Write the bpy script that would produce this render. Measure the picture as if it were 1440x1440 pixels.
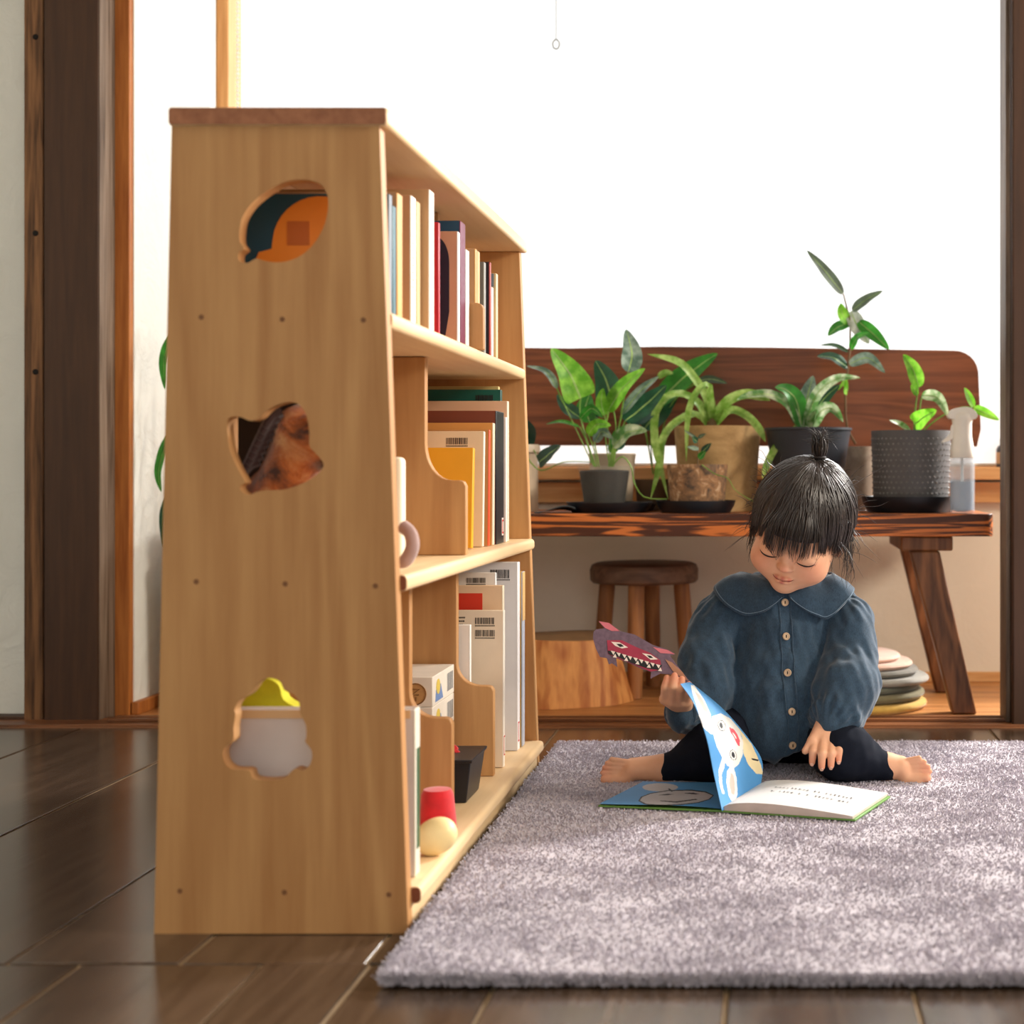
import bpy, bmesh, math, random
import numpy as np
from mathutils import Vector, Matrix, noise
from mathutils.geometry import tessellate_polygon

for o in list(bpy.data.objects): bpy.data.objects.remove(o)
scene = bpy.context.scene
C = scene.collection
random.seed(7)
rng = np.random.default_rng(11)

# ------------------------------------------------------------------ camera
CAMH, FPX, VX, VY = 0.5, 2100.0, 1080.0, 665.0     # lens height, focal length and vanishing point in photo pixels
cam = bpy.data.cameras.new('camera'); camo = bpy.data.objects.new('camera', cam); C.objects.link(camo)
cam.sensor_width = 36; cam.lens = 36 * FPX / 1440
cam.shift_x = -(VX - 720) / 1440; cam.shift_y = (VY - 720) / 1440
cam.clip_start = 0.05
camo.location = (0, 0, CAMH); camo.rotation_euler = (math.pi / 2, 0, 0)
cam.dof.use_dof = True; cam.dof.focus_distance = 2.33; cam.dof.aperture_fstop = 4.5
scene.camera = camo

# ------------------------------------------------------------------ light
w = bpy.data.worlds.new('sky'); scene.world = w; w.use_nodes = True
bg = w.node_tree.nodes['Background']; bg.inputs[0].default_value = (0.93, 0.97, 1.0, 1); bg.inputs[1].default_value = 1.2
def area(name, loc, target, sx, sy, watts, col):
    l = bpy.data.lights.new(name, 'AREA'); l.shape = 'RECTANGLE'; l.size = sx; l.size_y = sy
    l.energy = watts; l.color = col
    o = bpy.data.objects.new(name, l); C.objects.link(o); o.location = loc
    o.rotation_euler = (Vector(target) - Vector(loc)).to_track_quat('-Z', 'Y').to_euler()
    return o
area('daylight_back_window', (-0.3, 4.35, 1.6), (-0.2, 2.2, 0.6), 2.2, 1.5, 20, (0.97, 0.98, 1.0))
area('daylight_open_pane', (2.0, 4.05, 1.75), (-0.2, 2.0, 0.25), 0.6, 0.6, 212, (1.0, 0.97, 0.93))
area('daylight_side_window', (3.2, 1.25, 2.0), (-0.4, 1.9, 0.5), 0.9, 0.6, 112, (1.0, 0.89, 0.74))
area('daylight_rear_window', (0.9, -2.35, 1.6), (-0.2, 2.0, 0.5), 1.6, 1.2, 16, (1.0, 0.98, 0.95))
scene.view_settings.view_transform = 'Standard'; scene.view_settings.look = 'None'
scene.view_settings.exposure = 0.0; scene.view_settings.gamma = 1.0
scene.view_settings.use_curve_mapping = False

# ------------------------------------------------------------------ helpers
def P(px, py, d):
    return Vector(((px - VX) * d / FPX, d, CAMH - (py - VY) * d / FPX))
def lin(r, g, b):
    f = lambda c: (c / 255 / 12.92) if c / 255 <= 0.04045 else ((c / 255 + 0.055) / 1.055) ** 2.4
    return (f(r), f(g), f(b))

MATS = {}
def nodes(name):
    m = bpy.data.materials.new(name); m.use_nodes = True
    nt = m.node_tree; return m, nt, nt.nodes['Principled BSDF']
def mixcol(nt, a, b, fac_socket):
    r = nt.nodes.new('ShaderNodeValToRGB')
    r.color_ramp.elements[0].color = (*a, 1); r.color_ramp.elements[1].color = (*b, 1)
    nt.links.new(fac_socket, r.inputs[0]); return r
def coords(nt, scale=(1, 1, 1), kind='Object'):
    t = nt.nodes.new('ShaderNodeTexCoord'); mp = nt.nodes.new('ShaderNodeMapping')
    mp.inputs['Scale'].default_value = scale
    nt.links.new(t.outputs[kind], mp.inputs[0]); return mp.outputs[0]
def noisetex(nt, vec, scale, detail=4, rough=0.55, dist=0.0):
    n = nt.nodes.new('ShaderNodeTexNoise'); n.inputs['Scale'].default_value = scale
    n.inputs['Detail'].default_value = detail; n.inputs['Roughness'].default_value = rough
    n.inputs['Distortion'].default_value = dist
    nt.links.new(vec, n.inputs['Vector']); return n
def bump(nt, bsdf, h, strength, dist=0.002):
    b = nt.nodes.new('ShaderNodeBump'); b.inputs['Strength'].default_value = strength
    b.inputs['Distance'].default_value = dist
    nt.links.new(h, b.inputs['Height']); nt.links.new(b.outputs[0], bsdf.inputs['Normal'])
def plain(name, col, rough=0.55, var=0.12, scale=30, bmp=0.0, spec=0.4, metal=0.0, sheen=0.0, sub=0.0, coat=0.0):
    if name in MATS: return MATS[name]
    m, nt, b = nodes(name)
    n = noisetex(nt, coords(nt), scale)
    r = mixcol(nt, tuple(c * (1 - var) for c in col), tuple(min(1, c * (1 + var)) for c in col), n.outputs[0])
    r.color_ramp.elements[0].position = 0.3; r.color_ramp.elements[1].position = 0.7
    nt.links.new(r.outputs[0], b.inputs['Base Color'])
    b.inputs['Roughness'].default_value = rough; b.inputs['Specular IOR Level'].default_value = spec
    b.inputs['Metallic'].default_value = metal; b.inputs['Sheen Weight'].default_value = sheen
    b.inputs['Coat Weight'].default_value = coat
    if sub: b.inputs['Subsurface Weight'].default_value = sub; b.inputs['Subsurface Radius'].default_value = (0.01, 0.004, 0.002)
    if bmp: bump(nt, b, n.outputs[0], bmp)
    MATS[name] = m; return m
def wood(name, dark, light, axis='Z', scale=1.0, rough=0.5, contrast=(0.3, 0.7), knots=0.0, spec=0.35, bmp=0.15, rings=0.5, objrand=0.0):
    if name in MATS: return MATS[name]
    m, nt, b = nodes(name)
    s = [14 * scale] * 3; s['XYZ'.index(axis)] = 0.9 * scale
    t = nt.nodes.new('ShaderNodeTexCoord'); mp = nt.nodes.new('ShaderNodeMapping'); mp.inputs['Scale'].default_value = s
    src = t.outputs['Object']
    if objrand:
        oi = nt.nodes.new('ShaderNodeObjectInfo'); va = nt.nodes.new('ShaderNodeVectorMath'); va.operation = 'MULTIPLY_ADD'
        va.inputs[1].default_value = (7, 7, 7); nt.links.new(oi.outputs['Random'], va.inputs[0]); nt.links.new(src, va.inputs[2]); src = va.outputs[0]
    nt.links.new(src, mp.inputs[0]); v = mp.outputs[0]
    broad = noisetex(nt, v, 1.1, 3, 0.5, 0.6 + knots)
    fine = noisetex(nt, v, 9.0, 4, 0.6, 0.1)
    wv = nt.nodes.new('ShaderNodeMath'); wv.operation = 'SINE'
    mu = nt.nodes.new('ShaderNodeMath'); mu.operation = 'MULTIPLY'; mu.inputs[1].default_value = 38
    nt.links.new(broad.outputs[0], mu.inputs[0]); nt.links.new(mu.outputs[0], wv.inputs[0])
    a1 = nt.nodes.new('ShaderNodeMath'); a1.operation = 'MULTIPLY_ADD'; a1.inputs[1].default_value = 0.22 * rings; a1.inputs[2].default_value = 0.0
    nt.links.new(wv.outputs[0], a1.inputs[0])
    a2 = nt.nodes.new('ShaderNodeMath'); a2.operation = 'ADD'; nt.links.new(a1.outputs[0], a2.inputs[0])
    a3 = nt.nodes.new('ShaderNodeMath'); a3.operation = 'MULTIPLY_ADD'; a3.inputs[1].default_value = 0.55; a3.inputs[2].default_value = 0.22
    nt.links.new(fine.outputs[0], a3.inputs[0]); nt.links.new(a3.outputs[0], a2.inputs[1])
    r = mixcol(nt, dark, light, a2.outputs[0])
    r.color_ramp.elements[0].position = contrast[0]; r.color_ramp.elements[1].position = contrast[1]
    out = r.outputs[0]
    if objrand:
        hs = nt.nodes.new('ShaderNodeHueSaturation'); ma = nt.nodes.new('ShaderNodeMath'); ma.operation = 'MULTIPLY_ADD'
        ma.inputs[1].default_value = objrand; ma.inputs[2].default_value = 1 - objrand / 2
        nt.links.new(oi.outputs['Random'], ma.inputs[0]); nt.links.new(ma.outputs[0], hs.inputs['Value'])
        nt.links.new(out, hs.inputs['Color']); out = hs.outputs[0]
    nt.links.new(out, b.inputs['Base Color'])
    b.inputs['Roughness'].default_value = rough; b.inputs['Specular IOR Level'].default_value = spec
    if bmp: bump(nt, b, a2.outputs[0], bmp, 0.001)
    MATS[name] = m; return m
def leafmat(name, col, vein=None, trans=0.35, rough=0.4):
    if name in MATS: return MATS[name]
    m, nt, b = nodes(name); out = nt.nodes['Material Output']
    n = noisetex(nt, coords(nt), 45, 3)
    r = mixcol(nt, tuple(c * 0.75 for c in col), vein or tuple(min(1, c * 1.35) for c in col), n.outputs[0])
    r.color_ramp.elements[0].position = 0.4; r.color_ramp.elements[1].position = 0.72
    nt.links.new(r.outputs[0], b.inputs['Base Color']); b.inputs['Roughness'].default_value = rough
    tr = nt.nodes.new('ShaderNodeBsdfTranslucent'); nt.links.new(r.outputs[0], tr.inputs[0])
    mx = nt.nodes.new('ShaderNodeMixShader'); mx.inputs[0].default_value = trans
    nt.links.new(b.outputs[0], mx.inputs[1]); nt.links.new(tr.outputs[0], mx.inputs[2]); nt.links.new(mx.outputs[0], out.inputs[0])
    MATS[name] = m; return m

def world_loc(o):
    v = Vector((0, 0, 0))
    while o: v += o.location; o = o.parent
    return v
def thing(name, label, cat, loc=(0, 0, 0), group=None):
    o = bpy.data.objects.new(name, None); C.objects.link(o); o.location = loc; o.empty_display_size = 0.02
    o['label'] = label; o['category'] = cat
    if group: o['group'] = group
    return o
def tag(o, label, cat, group=None):
    o['label'] = label; o['category'] = cat
    if group: o['group'] = group
    return o
def struct(o): o['kind'] = 'structure'; return o
def link_mesh(name, me, mat, parent=None, bevel=0, seg=2, smooth=40, origin=None):
    o = bpy.data.objects.new(name, me); C.objects.link(o)
    for mm in (mat if isinstance(mat, (list, tuple)) else [mat]): me.materials.append(mm)
    off = Vector(origin) if origin is not None else (world_loc(parent) if parent else Vector((0, 0, 0)))
    if off.length > 0: me.transform(Matrix.Translation(-off))
    if parent: o.parent = parent; o.location = off - world_loc(parent)
    else: o.location = off
    if smooth:
        me.shade_smooth()
        if smooth < 180: me.set_sharp_from_angle(angle=math.radians(smooth))
    if bevel:
        b = o.modifiers.new('bevel', 'BEVEL'); b.width = bevel; b.segments = seg; b.limit_method = 'ANGLE'; b.angle_limit = math.radians(40)
        b.harden_normals = False
    return o

class MB:
    """collects world-space geometry, linked as ONE mesh object"""
    def __init__(s): s.v = []; s.f = []; s.m = []
    def add(s, vs, fs, mi=0):
        n = len(s.v); s.v += [tuple(v) for v in vs]; s.f += [tuple(i + n for i in f) for f in fs]; s.m += [mi] * len(fs); return s
    def box(s, lo, hi, M=None, mi=0):
        x0, y0, z0 = lo; x1, y1, z1 = hi
        vs = [Vector(p) for p in ((x0,y0,z0),(x1,y0,z0),(x1,y1,z0),(x0,y1,z0),(x0,y0,z1),(x1,y0,z1),(x1,y1,z1),(x0,y1,z1))]
        if M: vs = [M @ v for v in vs]
        return s.add(vs, [(0,3,2,1),(4,5,6,7),(0,1,5,4),(1,2,6,5),(2,3,7,6),(3,0,4,7)], mi)
    def hexa(s, b, t, mi=0):
        return s.add(list(b) + list(t), [(0,3,2,1),(4,5,6,7),(0,1,5,4),(1,2,6,5),(2,3,7,6),(3,0,4,7)], mi)
    def lathe(s, c, prof, seg=32, M=None, mi=0, sx=1, sy=1):
        c = Vector(c); vs = []; fs = []; n = len(prof)
        for r, z in prof:
            for k in range(seg):
                a = 2 * math.pi * k / seg
                p = Vector((r * math.cos(a) * sx, r * math.sin(a) * sy, z))
                vs.append((M @ p if M else p) + c)
        for i in range(n - 1):
            for k in range(seg):
                k2 = (k + 1) % seg
                fs.append((i*seg+k, i*seg+k2, (i+1)*seg+k2, (i+1)*seg+k))
        fs.append(tuple(reversed(range(seg)))); fs.append(tuple(range((n-1)*seg, n*seg)))
        return s.add(vs, fs, mi)
    def tube(s, pts, rad, seg=8, mi=0, flat=1.0):
        pts = [Vector(p) for p in pts]; n = len(pts)
        if not isinstance(rad, (list, tuple)): rad = [rad] * n
        vs = []; fs = []; up = None
        for i, p in enumerate(pts):
            t = (pts[min(i+1, n-1)] - pts[max(i-1, 0)]).normalized()
            if up is None: up = t.orthogonal().normalized()
            up = (up - t * up.dot(t)); up = up.normalized() if up.length > 1e-6 else t.orthogonal().normalized()
            sd = t.cross(up)
            for k in range(seg):
                a = 2 * math.pi * k / seg
                vs.append(p + (up * math.cos(a) + sd * math.sin(a) * flat) * rad[i])
        for i in range(n - 1):
            for k in range(seg):
                k2 = (k + 1) % seg
                fs.append((i*seg+k, i*seg+k2, (i+1)*seg+k2, (i+1)*seg+k))
        fs.append(tuple(reversed(range(seg)))); fs.append(tuple(range((n-1)*seg, n*seg)))
        return s.add(vs, fs, mi)
    def prism(s, loops, o, ex, ey, ez, t, mi=0):
        """polygon loops (first = outline, rest = holes) in the (ex, ey) plane, extruded by t along ez"""
        o, ex, ey, ez = map(Vector, (o, ex, ey, ez))
        flat = [p for l in loops for p in l]; n = len(flat)
        vs = [o + ex * a + ey * b for a, b in flat]; vs += [v + ez * t for v in vs]
        tri = tessellate_polygon([[Vector((a, b, 0)) for a, b in l] for l in loops])
        fs = []
        for a, b, c in tri: fs += [(c, b, a), (a + n, b + n, c + n)]
        k = 0
        for l in loops:
            for i in range(len(l)):
                a, b = k + i, k + (i + 1) % len(l); fs.append((a, b, b + n, a + n))
            k += len(l)
        return s.add(vs, fs, mi)
    def grid(s, fn, nu, nv, mi=0):
        vs = [fn(i / nu, j / nv) for i in range(nu + 1) for j in range(nv + 1)]
        fs = []; ms = []
        for i in range(nu):
            for j in range(nv):
                a = i * (nv + 1) + j; fs.append((a, a + nv + 1, a + nv + 2, a + 1))
                ms.append(mi((i + .5) / nu, (j + .5) / nv) if callable(mi) else mi)
        n = len(s.v); s.v += [tuple(v) for v in vs]; s.f += [tuple(q + n for q in f) for f in fs]; s.m += ms; return s
    def build(s, name, mat, parent=None, fix=True, **kw):
        me = bpy.data.meshes.new(name); me.from_pydata(s.v, [], s.f)
        if any(s.m): me.polygons.foreach_set('material_index', s.m)
        if fix:
            bm = bmesh.new(); bm.from_mesh(me); bmesh.ops.recalc_face_normals(bm, faces=bm.faces); bm.to_mesh(me); bm.free()
        me.update()
        return link_mesh(name, me, mat, parent, **kw)

def smoothpath(pts, n=12):
    """Catmull-Rom through the points"""
    pts = [Vector(p) for p in pts]
    if len(pts) == 2: return [pts[0].lerp(pts[1], i / n) for i in range(n + 1)]
    out = []; m = len(pts) - 1
    for i in range(n + 1):
        u = i / n * m; k = min(int(u), m - 1); t = u - k
        p0, p1, p2, p3 = pts[max(k-1,0)], pts[k], pts[k+1], pts[min(k+2,m)]
        out.append(0.5 * ((2*p1) + (p2-p0)*t + (2*p0-5*p1+4*p2-p3)*t*t + (3*p1-p0-3*p2+p3)*t**3))
    return out
def closed_smooth(pts, per=4):
    n = len(pts); out = []
    for i in range(n):
        p0, p1, p2, p3 = [Vector((*pts[(i + k - 1) % n], 0)) for k in range(4)]
        for j in range(per):
            t = j / per
            q = 0.5 * ((2*p1) + (p2-p0)*t + (2*p0-5*p1+4*p2-p3)*t*t + (3*p1-p0-3*p2+p3)*t**3)
            out.append((q.x, q.y))
    return out
def rrect(x0, y0, x1, y1, r, n=5):
    out = []
    for cx, cy, a0 in ((x1-r, y1-r, 0), (x0+r, y1-r, 90), (x0+r, y0+r, 180), (x1-r, y0+r, 270)):
        for k in range(n + 1):
            a = math.radians(a0 + 90 * k / n); out.append((cx + r*math.cos(a), cy + r*math.sin(a)))
    return out
def inside(poly, x, y):
    c = False; n = len(poly); j = n - 1
    for i in range(n):
        xi, yi = poly[i]; xj, yj = poly[j]
        if (yi > y) != (yj > y) and x < (xj - xi) * (y - yi) / (yj - yi) + xi: c = not c
        j = i
    return c
# ------------------------------------------------------------------ the room
M_plaster = None
def plaster(name, col, strength=0.5):
    m, nt, b = nodes(name)
    v = coords(nt); n1 = noisetex(nt, v, 11, 6, 0.6, 1.2); n2 = noisetex(nt, v, 60, 4, 0.6)
    r = mixcol(nt, tuple(c * .9 for c in col), col, n1.outputs[0]); nt.links.new(r.outputs[0], b.inputs['Base Color'])
    a = nt.nodes.new('ShaderNodeMath'); a.operation = 'MULTIPLY_ADD'; a.inputs[1].default_value = 0.25
    nt.links.new(n2.outputs[0], a.inputs[0]); nt.links.new(n1.outputs[0], a.inputs[2])
    b.inputs['Roughness'].default_value = 0.9; bump(nt, b, a.outputs[0], strength, 0.006)
    return m
M_white = plaster('white_plaster', (0.90, 0.90, 0.84), 0.9); M_cream = plaster('cream_plaster', (0.84, 0.74, 0.60), 0.25)
M_ceil = plaster('ceiling_board', (0.70, 0.66, 0.58), 0.1)
M_postdark = wood('dark_post_wood', lin(44, 27, 18), lin(86, 56, 36), 'Z', 0.8, 0.5, rings=0.25, contrast=(.1,.9))
M_poststrip = wood('worn_post_wood', lin(70, 44, 24), lin(140, 98, 62), 'Z', 1.2, 0.6)
M_amber = wood('amber_trim_wood', lin(150, 82, 34), lin(196, 124, 60), 'Z', 1.0, 0.5, rings=0.3)
M_amberx = wood('amber_sill_wood', lin(198, 140, 82), lin(228, 178, 122), 'X', 1.0, 0.5, rings=0.3)
M_grey = wood('lit_post_side', lin(78, 60, 46), lin(138, 118, 100), 'Z', 0.8, 0.6)  # grey-brown post wood, paleness of the lit side put into the colour
M_wframe = wood('honey_window_frame', lin(176, 116, 58), lin(216, 160, 98), 'Z', 1.0, 0.5, rings=0.3)
M_floor = wood('dark_floor_plank', lin(50, 38, 30), lin(100, 80, 64), 'Y', 0.8, 0.21, contrast=(0.15, 0.85), knots=0.6, spec=0.65, bmp=0.06, objrand=0.5)
M_gap = plain('floor_joint_fill', lin(176, 150, 116), 0.7)
M_afloor = wood('honey_floor_plank', lin(150, 92, 46), lin(206, 146, 88), 'X', 0.8, 0.4, objrand=0.15)
M_sill = wood('reddish_sill_wood', lin(80, 46, 26), lin(140, 88, 52), 'X', 1.0, 0.4)

XL, XR, YB, ZC = -2.6, 2.6, -1.9, 2.45      # room extents
OPEN = 2.95                                  # plane of the posts and sill
WALL = 3.55                                  # window wall of the alcove

fl = struct(MB().box((XL, YB, -0.06), (XR, 2.93, -0.0035)).build('floor', M_gap))
def plank_rows(rows, y0, y1, gap=0.0045):
    for a, b in zip(rows[:-1], rows[1:]):
        dz = random.uniform(-0.0012, 0.0012)
        MB().box((a + gap / 2, y0 + gap / 2, -0.0035), (b - gap / 2, y1 - gap / 2, dz)).build('plank', M_floor, fl, bevel=0.0015, origin=((a + b) / 2, (y0 + y1) / 2, 0))
plank_rows([-2.6, -2.31, -2.02, -1.86, -1.625, -1.344, -1.058, -0.777, -0.60, -0.410, -0.13, 0.15, 0.4315, 0.71, 0.99, 1.27, 1.55, 1.83, 2.11, 2.6], 1.522, 2.93)
plank_rows([-2.6, -2.3, -2.0, -1.7, -1.42, -1.16, -0.90, -0.70, -0.515, -0.405, -0.267, -0.04, 0.14, 0.37, 0.62, 0.90, 1.2, 1.5, 1.8, 2.2, 2.6], 0.3, 1.522)
plank_rows([-2.6, -2.2, -1.8, -1.4, -1.0, -0.6, -0.2, 0.2, 0.6, 1.0, 1.4, 1.8, 2.2, 2.6], YB, 0.3)

af = struct(MB().box((-1.40, 3.03, -0.06), (XR, 3.62, -0.012)).build('floor_alcove', M_gap))
for k, (a, b) in enumerate(((3.03, 3.16), (3.16, 3.29), (3.29, 3.42), (3.42, 3.56))):
    for xa, xb in ((-1.31, -0.2 + 0.2 * (k % 2)), (-0.2 + 0.2 * (k % 2), 1.4), (1.4, XR)):
        MB().box((xa + .001, a + .001, -0.012), (xb - .001, b - .001, 0.004)).build('plank', M_afloor, af, bevel=0.0015, origin=((xa + xb) / 2, (a + b) / 2, 0))
sl = struct(MB().box((-1.62, 2.93, -0.03), (XR, 3.03, 0.006)).box((-1.62, 2.925, -0.03), (XR, 2.94, 0.002)).build('trim_1', M_sill, bevel=0.002))
for y in (2.962, 2.995):
    MB().box((-1.31, y, 0.006), (XR, y + 0.014, 0.012)).build('groove_rib', M_sill, sl, bevel=0.001)

# walls
struct(MB().box((XL, 3.03, 0), (-1.40, 3.13, ZC)).build('wall_left_front', M_white))
struct(MB().box((-1.42, 3.075, 0), (-1.305, 3.70, ZC)).build('wall_alcove_side', M_white))
struct(MB().box((-1.305, 3.06, 0.004), (-1.290, 3.55, 0.03)).build('baseboard_alcove_side', M_amber, bevel=0.002))
struct(MB().box((XL, 2.99, 0.0), (-1.49, 3.03, 0.012)).build('baseboard_left', M_postdark, bevel=0.002))
struct(MB().box((-1.31, WALL, 0), (XR, 3.68, 0.4835)).box((-1.31, WALL, 2.05), (XR, 3.68, ZC)).build('wall_back', M_cream))
struct(MB().box((-1.305, WALL - 0.012, 0.004), (XR, WALL, 0.028)).build('baseboard_back', M_amberx, bevel=0.002))
struct(MB().box((XL - 0.1, YB, 0), (XL, 3.1, ZC)).build('wall_left', M_white))
struct(MB().box((XL - .1, YB - 0.1, 0), (-0.1, YB, ZC)).box((1.9, YB - 0.1, 0), (XR + .1, YB, ZC)).box((-0.1, YB - 0.1, 0), (1.9, YB, .8)).box((-0.1, YB - 0.1, 2.1), (1.9, YB, ZC)).build('wall_rear', M_white))
struct(MB().box((XR, YB, 0), (XR + .1, .4, ZC)).box((XR, 2.1, 0), (XR + .1, 3.68, ZC)).box((XR, .4, 0), (XR + .1, 2.1, .85)).box((XR, .4, 2.3), (XR + .1, 2.1, ZC)).build('wall_right', M_white))
struct(MB().box((XL - .1, YB - .1, ZC), (XR + .1, 3.7, ZC + .06)).build('ceiling', M_ceil))
struct(MB().box((-1.31, 2.97, 1.95), (XR, 3.05, 2.13)).build('trim_2', M_postdark, bevel=0.004))

# left post: worn strip with nail holes, dark face, side face coloured paler as if lit, amber jamb
po = struct(MB().box((-1.448, 2.985, 0), (-1.338, 3.057, ZC)).build('trim_3', M_postdark, bevel=0.003))
st = MB().box((-1.490, 2.990, 0), (-1.4515, 3.065, ZC)).build('worn_strip', M_poststrip, po, bevel=0.002)
MB().box((-1.3380, 2.987, 0), (-1.3365, 3.056, ZC)).build('lit_side_face', M_grey, po)
M_hole = plain('nail_hole', (0.006, 0.004, 0.003), 0.9)
for py in (52, 328, 523):
    c = P(50, py, 2.99); MB().lathe((c.x, 2.9895, c.z), [(0.006, 0), (0.0045, 0.0012)], 10, Matrix.Rotation(math.pi / 2, 4, 'X')).build('nail_hole', M_hole, st)
struct(MB().box((-1.346, 3.0575, 0), (-1.3075, 3.08, ZC)).build('trim_4', M_amber, bevel=0.002))
# right post
struct(MB().box((0.480, 2.935, 0), (0.610, 3.05, ZC)).build('trim_5', M_postdark, bevel=0.004))
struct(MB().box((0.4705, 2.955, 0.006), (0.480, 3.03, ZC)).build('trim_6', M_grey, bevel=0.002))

# window over the whole back wall
win = struct(bpy.data.objects.new('window_1', None)); C.objects.link(win)
MB().box((-1.305, 3.464, 0.484), (XR, 3.66, 0.513)).build('window_sill', M_amberx, win, bevel=0.003)
MB().box((-1.305, 3.518, 0.430), (XR, 3.549, 0.478)).build('window_apron', M_amberx, win, bevel=0.002)
MB().box((-1.305, 3.53, 0.513), (-1.276, 3.62, 2.06)).build('window_frame', M_wframe, win, bevel=0.003)
MB().box((-1.262, 3.57, 0.513), (XR, 3.61, 0.520)).box((-1.262, 3.57, 2.02), (XR, 3.61, 2.06)).build('window_frame', M_amberx, win, bevel=0.002)
m, nt, b = nodes('clear_window_glass'); out = nt.nodes['Material Output']
tr = nt.nodes.new('ShaderNodeBsdfTransparent'); gl = nt.nodes.new('ShaderNodeBsdfGlossy'); gl.inputs['Roughness'].default_value = 0.02
mx = nt.nodes.new('ShaderNodeMixShader'); mx.inputs[0].default_value = 0.06
nt.links.new(tr.outputs[0], mx.inputs[1]); nt.links.new(gl.outputs[0], mx.inputs[2]); nt.links.new(mx.outputs[0], out.inputs[0]); M_glass = m
xs = [-1.262, 0.70, XR]
for a, b_ in zip(xs[:-1], xs[1:]):
    MB().box((a, 3.588, 0.520), (b_, 3.592, 2.02)).build('pane', M_glass, win, smooth=0)
for x in xs[1:-1]: MB().box((x - .02, 3.57, 0.520), (x + .02, 3.61, 2.02)).build('mullion', M_amber, win, bevel=0.002)
win2 = struct(bpy.data.objects.new('window_2', None)); C.objects.link(win2)
for a, b_ in (((XR + .02, .4, .85), (XR + .08, .45, 2.3)), ((XR + .02, 2.05, .85), (XR + .08, 2.1, 2.3)), ((XR + .02, .45, .85), (XR + .08, 2.05, .9)), ((XR + .02, .45, 2.25), (XR + .08, 2.05, 2.3))):
    MB().box(a, b_).build('window_frame', M_amber, win2)
MB().box((XR + .045, .45, .9), (XR + .05, 2.05, 2.25)).build('pane', M_glass, win2, smooth=0)

# roller blinds of thin white cloth, lit by the daylight behind them
m, nt, b = nodes('thin_white_blind_cloth'); out = nt.nodes['Material Output']
nt.nodes.remove(b)
n = noisetex(nt, coords(nt, (1, 1, 1)), 160, 2); r = mixcol(nt, (.86, .86, .85), (.93, .93, .92), n.outputs[0])
tr = nt.nodes.new('ShaderNodeBsdfTransparent'); tl = nt.nodes.new('ShaderNodeBsdfTranslucent'); df = nt.nodes.new('ShaderNodeBsdfDiffuse')
nt.links.new(r.outputs[0], tl.inputs[0]); nt.links.new(r.outputs[0], df.inputs[0])
m1 = nt.nodes.new('ShaderNodeMixShader'); m1.inputs[0].default_value = 0.25; nt.links.new(tl.outputs[0], m1.inputs[1]); nt.links.new(df.outputs[0], m1.inputs[2])
m2 = nt.nodes.new('ShaderNodeMixShader'); m2.inputs[0].default_value = 0.5; nt.links.new(m1.outputs[0], m2.inputs[1]); nt.links.new(tr.outputs[0], m2.inputs[2])
nt.links.new(m2.outputs[0], out.inputs[0]); M_blind = m
M_bead = plain('white_plastic', (.8, .8, .76), 0.4)
def blind(x0, x1, y, label):
    t = thing('roller_blind', label, 'blind', ((x0 + x1) / 2, y, 0.5135), 'white roller blinds at the back window')
    MB().box((x0, y, 0.522), (x1, y + .0012, 1.98)).build('cloth', M_blind, t, smooth=0)
    MB().box((x0, y - .004, 0.515), (x1, y + .006, 0.523)).build('bottom_bar', M_bead, t, bevel=0.002)
    MB().tube([(x0, y + .008, 2.0), (x1, y + .008, 2.0)], 0.0085, 16).build('roller', M_bead, t)
    return t
t1 = blind(-1.235, -0.066, 3.505, 'wide white roller blind behind the bookshelf and pothos, with a beaded chain')
t2 = blind(-0.113, 0.68, 3.523, 'white roller blind to the right, behind the tall rubber plant')
c = P(782, 0, 3.495)
cd = MB().tube([(c.x, 3.495, 1.98), (c.x, 3.495, 1.515)], 0.0016, 6).build('pull_cord', plain('grey_cord', (.35, .35, .33)), t1)
ringp = [(c.x + .008 * math.sin(a), 3.495, 1.503 + .011 * math.cos(a)) for a in np.linspace(0, 2 * math.pi, 17)]
MB().tube(ringp, 0.0022, 6).build('pull_ring', plain('grey_cord', (.35, .35, .33)), cd)
ch = MB()
for k in range(130): ch.lathe((-1.243, 3.50, 0.70 + k * 0.0098), [(0.001, -.0036), (0.0035, -.0018), (0.0035, .0018), (0.001, .0036)], 6)
ch.build('bead_chain', M_bead, t1)

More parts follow.
